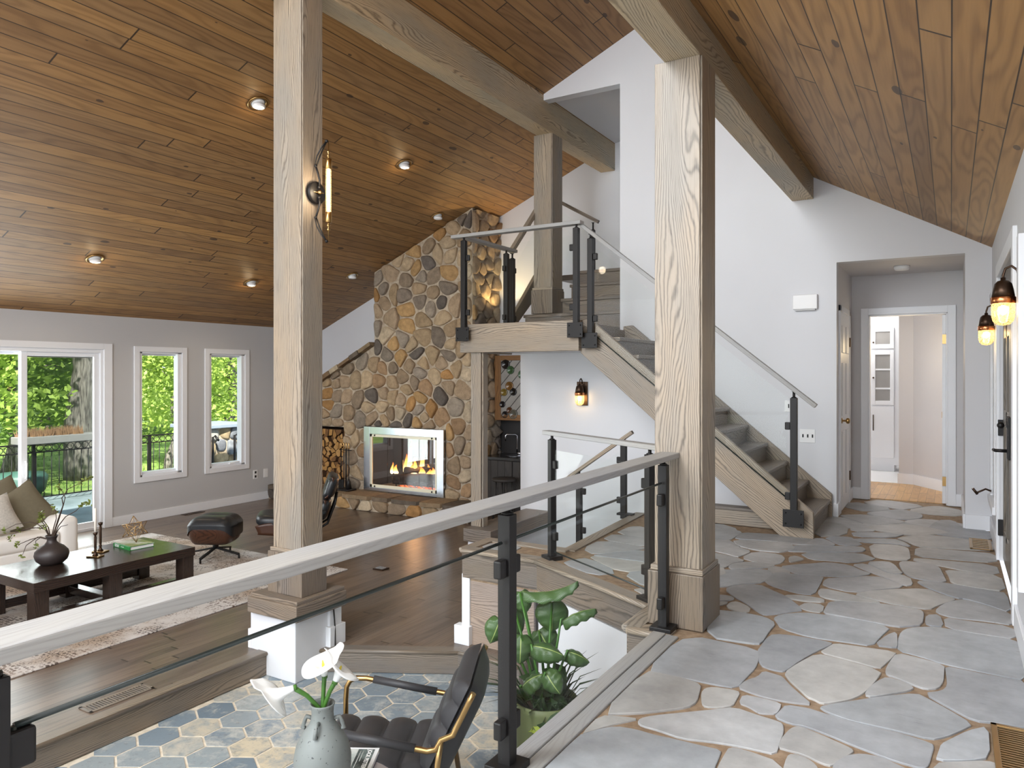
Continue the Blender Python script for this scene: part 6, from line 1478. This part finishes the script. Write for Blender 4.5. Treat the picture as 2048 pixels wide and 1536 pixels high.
q = MB(); leafblob(q, pb + Vector((0, 0, .05)), 90, .17, .06, rp); leafblob(q, pb + Vector((.06, -.1, -.05)), 40, .13, .06, rp)
o = q.build('trailing_leaves', plain('dark_vine_green', (46, 74, 36), .35, var=.25, scale=12), t, fix=False); o['kind'] = 'stuff'
q = MB(); leafblob(q, pb + Vector((.04, -.17, -.08)), 5, .05, .05, rp); q.build('variegated_leaf', plain('yellow_green_leaf', (170, 186, 60), .4, var=.2), t, fix=False)
# ================================================================== OUTDOORS
GZ = -1.0
struct(B(-60, XL - .17, -30, 60, GZ - .3, GZ).build('ground', M['lawn']))
struct(B(-14.6, XL - .17, -2, 14, GZ, -.88).build('patio', M['patio']))
def iron_rail(label, x, y0, y1, z0, z1, step=.13):
    t = thing('iron_railing', label, 'railing', (x, (y0 + y1) / 2, z0))
    MB().bar((x, y0, z1), (x, y1, z1), .05, .025).bar((x, y0, z1 - .15), (x, y1, z1 - .15), .03, .02).bar((x, y0, z0 + .08), (x, y1, z0 + .08), .03, .02).build('rail', M['blackmetal'], t)
    n = int((y1 - y0) / step); q = MB(); r = MB()
    for i in range(n + 1):
        y = y0 + (y1 - y0) * i / n; q.tube([(x, y, z0 + .08), (x, y, z1 - .15)], .008, 5)
        if i < n: r.tube([(x, y + step / 2 + .058 * math.cos(k * .5236), z1 - .078 + .058 * math.sin(k * .5236)) for k in range(12)], .007, 5, closed=True)
    q.build('balusters', M['blackmetal'], t); r.build('ring_band', M['blackmetal'], t)
    for k in range(int((y1 - y0) / 1.1) + 1): yy = y0 + k * 1.1; B(x - .025, x + .025, yy - .025, yy + .025, z0, z1).build('post', M['blackmetal'], t)
iron_rail('black iron patio railing with ring band beyond the sliding door', -14.0, 4.6, 11.2, -.88, .16)
# stone pillar
t = thing('stone_pillar', 'fieldstone pillar with bluestone cap on the patio outside the right window', 'pillar', (-12.6, 9.45, -.88))
px0, px1, py0, py1 = -13.1, -12.2, 8.98, 9.95
B(px0 + .04, px1 - .04, py0 + .04, py1 - .04, -.88, .36).build('core', M['mortar'], t)
mb = MB(); PALs = PAL; PAL = [srgb(*c)[:3] for c in ((150, 150, 152), (170, 164, 154), (132, 136, 142), (178, 158, 126), (120, 122, 128), (190, 186, 178))]
sd = poisson(rr, py0, py1, -.88, .36, .16, .27, lambda q: True, 2000); stones(mb, voronoi(sd, .3, .02, lambda s: [((0, -1), .88), ((0, 1), .36), ((1, 0), py1), ((-1, 0), -py0)]), lambda a, b, h: (px1 - .05 + h, a, b), rr, .06)
sd = poisson(rr, px0, px1, -.88, .36, .16, .27, lambda q: True, 2000); stones(mb, voronoi(sd, .3, .02, lambda s: [((0, -1), .88), ((0, 1), .36), ((1, 0), px1), ((-1, 0), -px0)]), lambda a, b, h: (a, py0 + .05 - h, b), rr, .06)
PAL = PALs; mb.build('stonework', M['stone'], t)
B(px0 - .08, px1 + .08, py0 - .08, py1 + .08, .36, .43).build('cap', M['bluestone'], t, bevel=.01)
for y, l in ((9.12, 'left'), (9.62, 'right')):
    t2 = thing('iron_bracket', 'black iron plant bracket on the %s of the stone pillar' % ('near edge' if l == 'left' else 'far edge'), 'bracket', (px1 + .02, y, -.1)); MB().tube([(px1 + .03, y, -.75), (px1 + .03, y, .2), (px1 + .10, y, .22), (px1 + .2, y, .14)], .022, 8).build('hook', M['blackmetal'], t2)
# planter box with dry grass on the railing
t = thing('planter_box', 'weathered wooden planter box of dry grass on the patio railing', 'planter', (-13.95, 7.2, .17))
B(-14.15, -13.8, 6.5, 8.05, .17, .30).build('box', plain('weathered_board', (138, 136, 132), .8, var=.1), t, bevel=.01)
q = MB(); rg2 = random.Random(2)
for i in range(420):
    y = rg2.uniform(6.55, 7.6); x = rg2.uniform(-14.1, -13.85); n = len(q.v); l = rg2.uniform(.1, .2); dy = rg2.uniform(-.06, .06)
    for c in ((x, y - .012, .29), (x, y + .012, .29), (x + rg2.uniform(-.03, .03), y + dy, .29 + l)): q.v.append(Vector(c))
    q.face([n, n + 1, n + 2])
o = q.build('dry_grass', plain('dry_grass_tan', (150, 116, 84), .9, var=.25, scale=12), t, fix=False); o['kind'] = 'stuff'
t = thing('garden_bin', 'rounded teal green garden cart beyond the patio railing', 'bin', (-15.2, 7.2, GZ)); MB().lathe([(.25, 0), (.42, .2), (.46, .45), (.40, .52), (.0001, .55)], (-15.2, 7.15, GZ), 20).build('tub', plain('teal_plastic', (62, 98, 88), .5), t)
# trees
def tree(label, x, y, r, h, mat, lean=(0, 0), nb=7, clumps=26, per=46, spread=2.2, z0=1.5, leaf=.16, seed=0, low=False):
    rn = random.Random(seed); t = thing('tree', label, 'tree', (x, y, GZ)); n = 14; base = Vector((x, y, GZ)); tr = MB()
    ctr = [base + Vector((lean[0] * (i / n) ** 1.3 + .06 * math.sin(i * 1.7 + seed), lean[1] * (i / n) ** 1.3 + .06 * math.cos(i * 1.3 + seed), h * i / n)) for i in range(n + 1)]
    tr.tube(ctr, [r * (1.35 if i == 0 else 1.1 if i == 1 else 1 - .045 * i) for i in range(n + 1)], 18); tr.build('trunk', M['bark'], t)
    br, lv = MB(), MB()
    for b in range(nb):
        k = rn.uniform(.3 if low else .5, .98); s = ctr[int(k * n)]; a = rn.uniform(0, 6.283); l = rn.uniform(.6, 1.2) * spread
        e = s + Vector((math.cos(a) * l, math.sin(a) * l, rn.uniform(-.1, .6) * l)); m = s.lerp(e, .5) + Vector((0, 0, .18 * l)); rb0 = max(.015, r * .22)
        br.tube([s, s.lerp(m, .5), m, m.lerp(e, .5), e], [rb0, rb0 * .8, rb0 * .6, rb0 * .4, rb0 * .15], 6)
        for c in range(3): leafblob(lv, m.lerp(e, rn.random()) + Vector((rn.uniform(-.3, .3), rn.uniform(-.3, .3), rn.uniform(-.35, .2))), per, .55, leaf, rn)
    for c in range(clumps):
        a = rn.uniform(0, 6.283); rad = spread * rn.random() ** .5; leafblob(lv, ctr[-1] * 0 + Vector((x + lean[0] * .6 + math.cos(a) * rad, y + lean[1] * .6 + math.sin(a) * rad, GZ + rn.uniform(z0, h))), per, .6, leaf, rn)
    br.build('branches', M['bark'], t); o = lv.build('foliage', mat, t, fix=False); o['kind'] = 'stuff'
G = []
tree('massive grey barked tree trunk filling the right of the sliding door view', -17.2, 9.41, .33, 9, M['leafB'], nb=6, clumps=10, z0=5, spread=2.5, seed=1)
tree('slim tree seen through the far right window', -17.0, 13.32, .19, 8, M['leafB'], nb=6, clumps=20, z0=3.2, spread=2.2, seed=2)
tree('leafy young tree filling the left tall window', -16.2, 10.95, .09, 5, M['leafA'], lean=(.3, .5), nb=16, clumps=60, per=80, z0=1.3, spread=1.4, leaf=.07, seed=3, low=True)
tree('bushy shade tree behind the patio railing at the sliding door', -19.5, 9.0, .16, 5.5, M['leafB'], nb=12, clumps=60, per=70, z0=1.0, spread=1.9, leaf=.10, seed=4, low=True)
tree('crooked branching tree at the far left of the sliding door', -17.5, 6.8, .12, 5, M['leafA'], lean=(.6, .5), nb=12, clumps=44, per=70, z0=1.4, spread=1.8, leaf=.09, seed=5, low=True)
tree('bright green tree behind the stone pillar', -19, 13.2, .14, 6, M['leafC'], nb=12, clumps=60, per=70, z0=1.0, spread=2.1, leaf=.10, seed=6, low=True)
rn = random.Random(77)
for i in range(13):
    x, y = -26 - rn.uniform(0, 7), 5 + i * 1.9 + rn.uniform(-.5, .5)
    tree('distant sunlit garden tree at the edge of the lawn', x, y, .2, rn.uniform(5, 8), [M['leafC'], M['leafA'], M['leafC']][i % 3], nb=6, clumps=70, per=34, z0=.7, spread=2.5, leaf=.2, seed=20 + i); COL.objects
for o in bpy.data.objects:
    if o.get('label') == 'distant sunlit garden tree at the edge of the lawn': o['group'] = 'distant trees beyond the lawn'
q = MB()
for i in range(6000):
    x = rn.uniform(-32, -14.8); y = rn.uniform(4, 24); n = len(q.v); l = rn.uniform(.04, .12)
    for c in ((x, y - .012, GZ), (x, y + .012, GZ), (x + rn.uniform(-.04, .04), y + rn.uniform(-.04, .04), GZ + l)): q.v.append(Vector(c))
    q.face([n, n + 1, n + 2])
o = q.build('grass', M['leafB'], fix=False); tag(o, 'grass tufts on the lawn beyond the patio', 'grass'); o['kind'] = 'stuff'
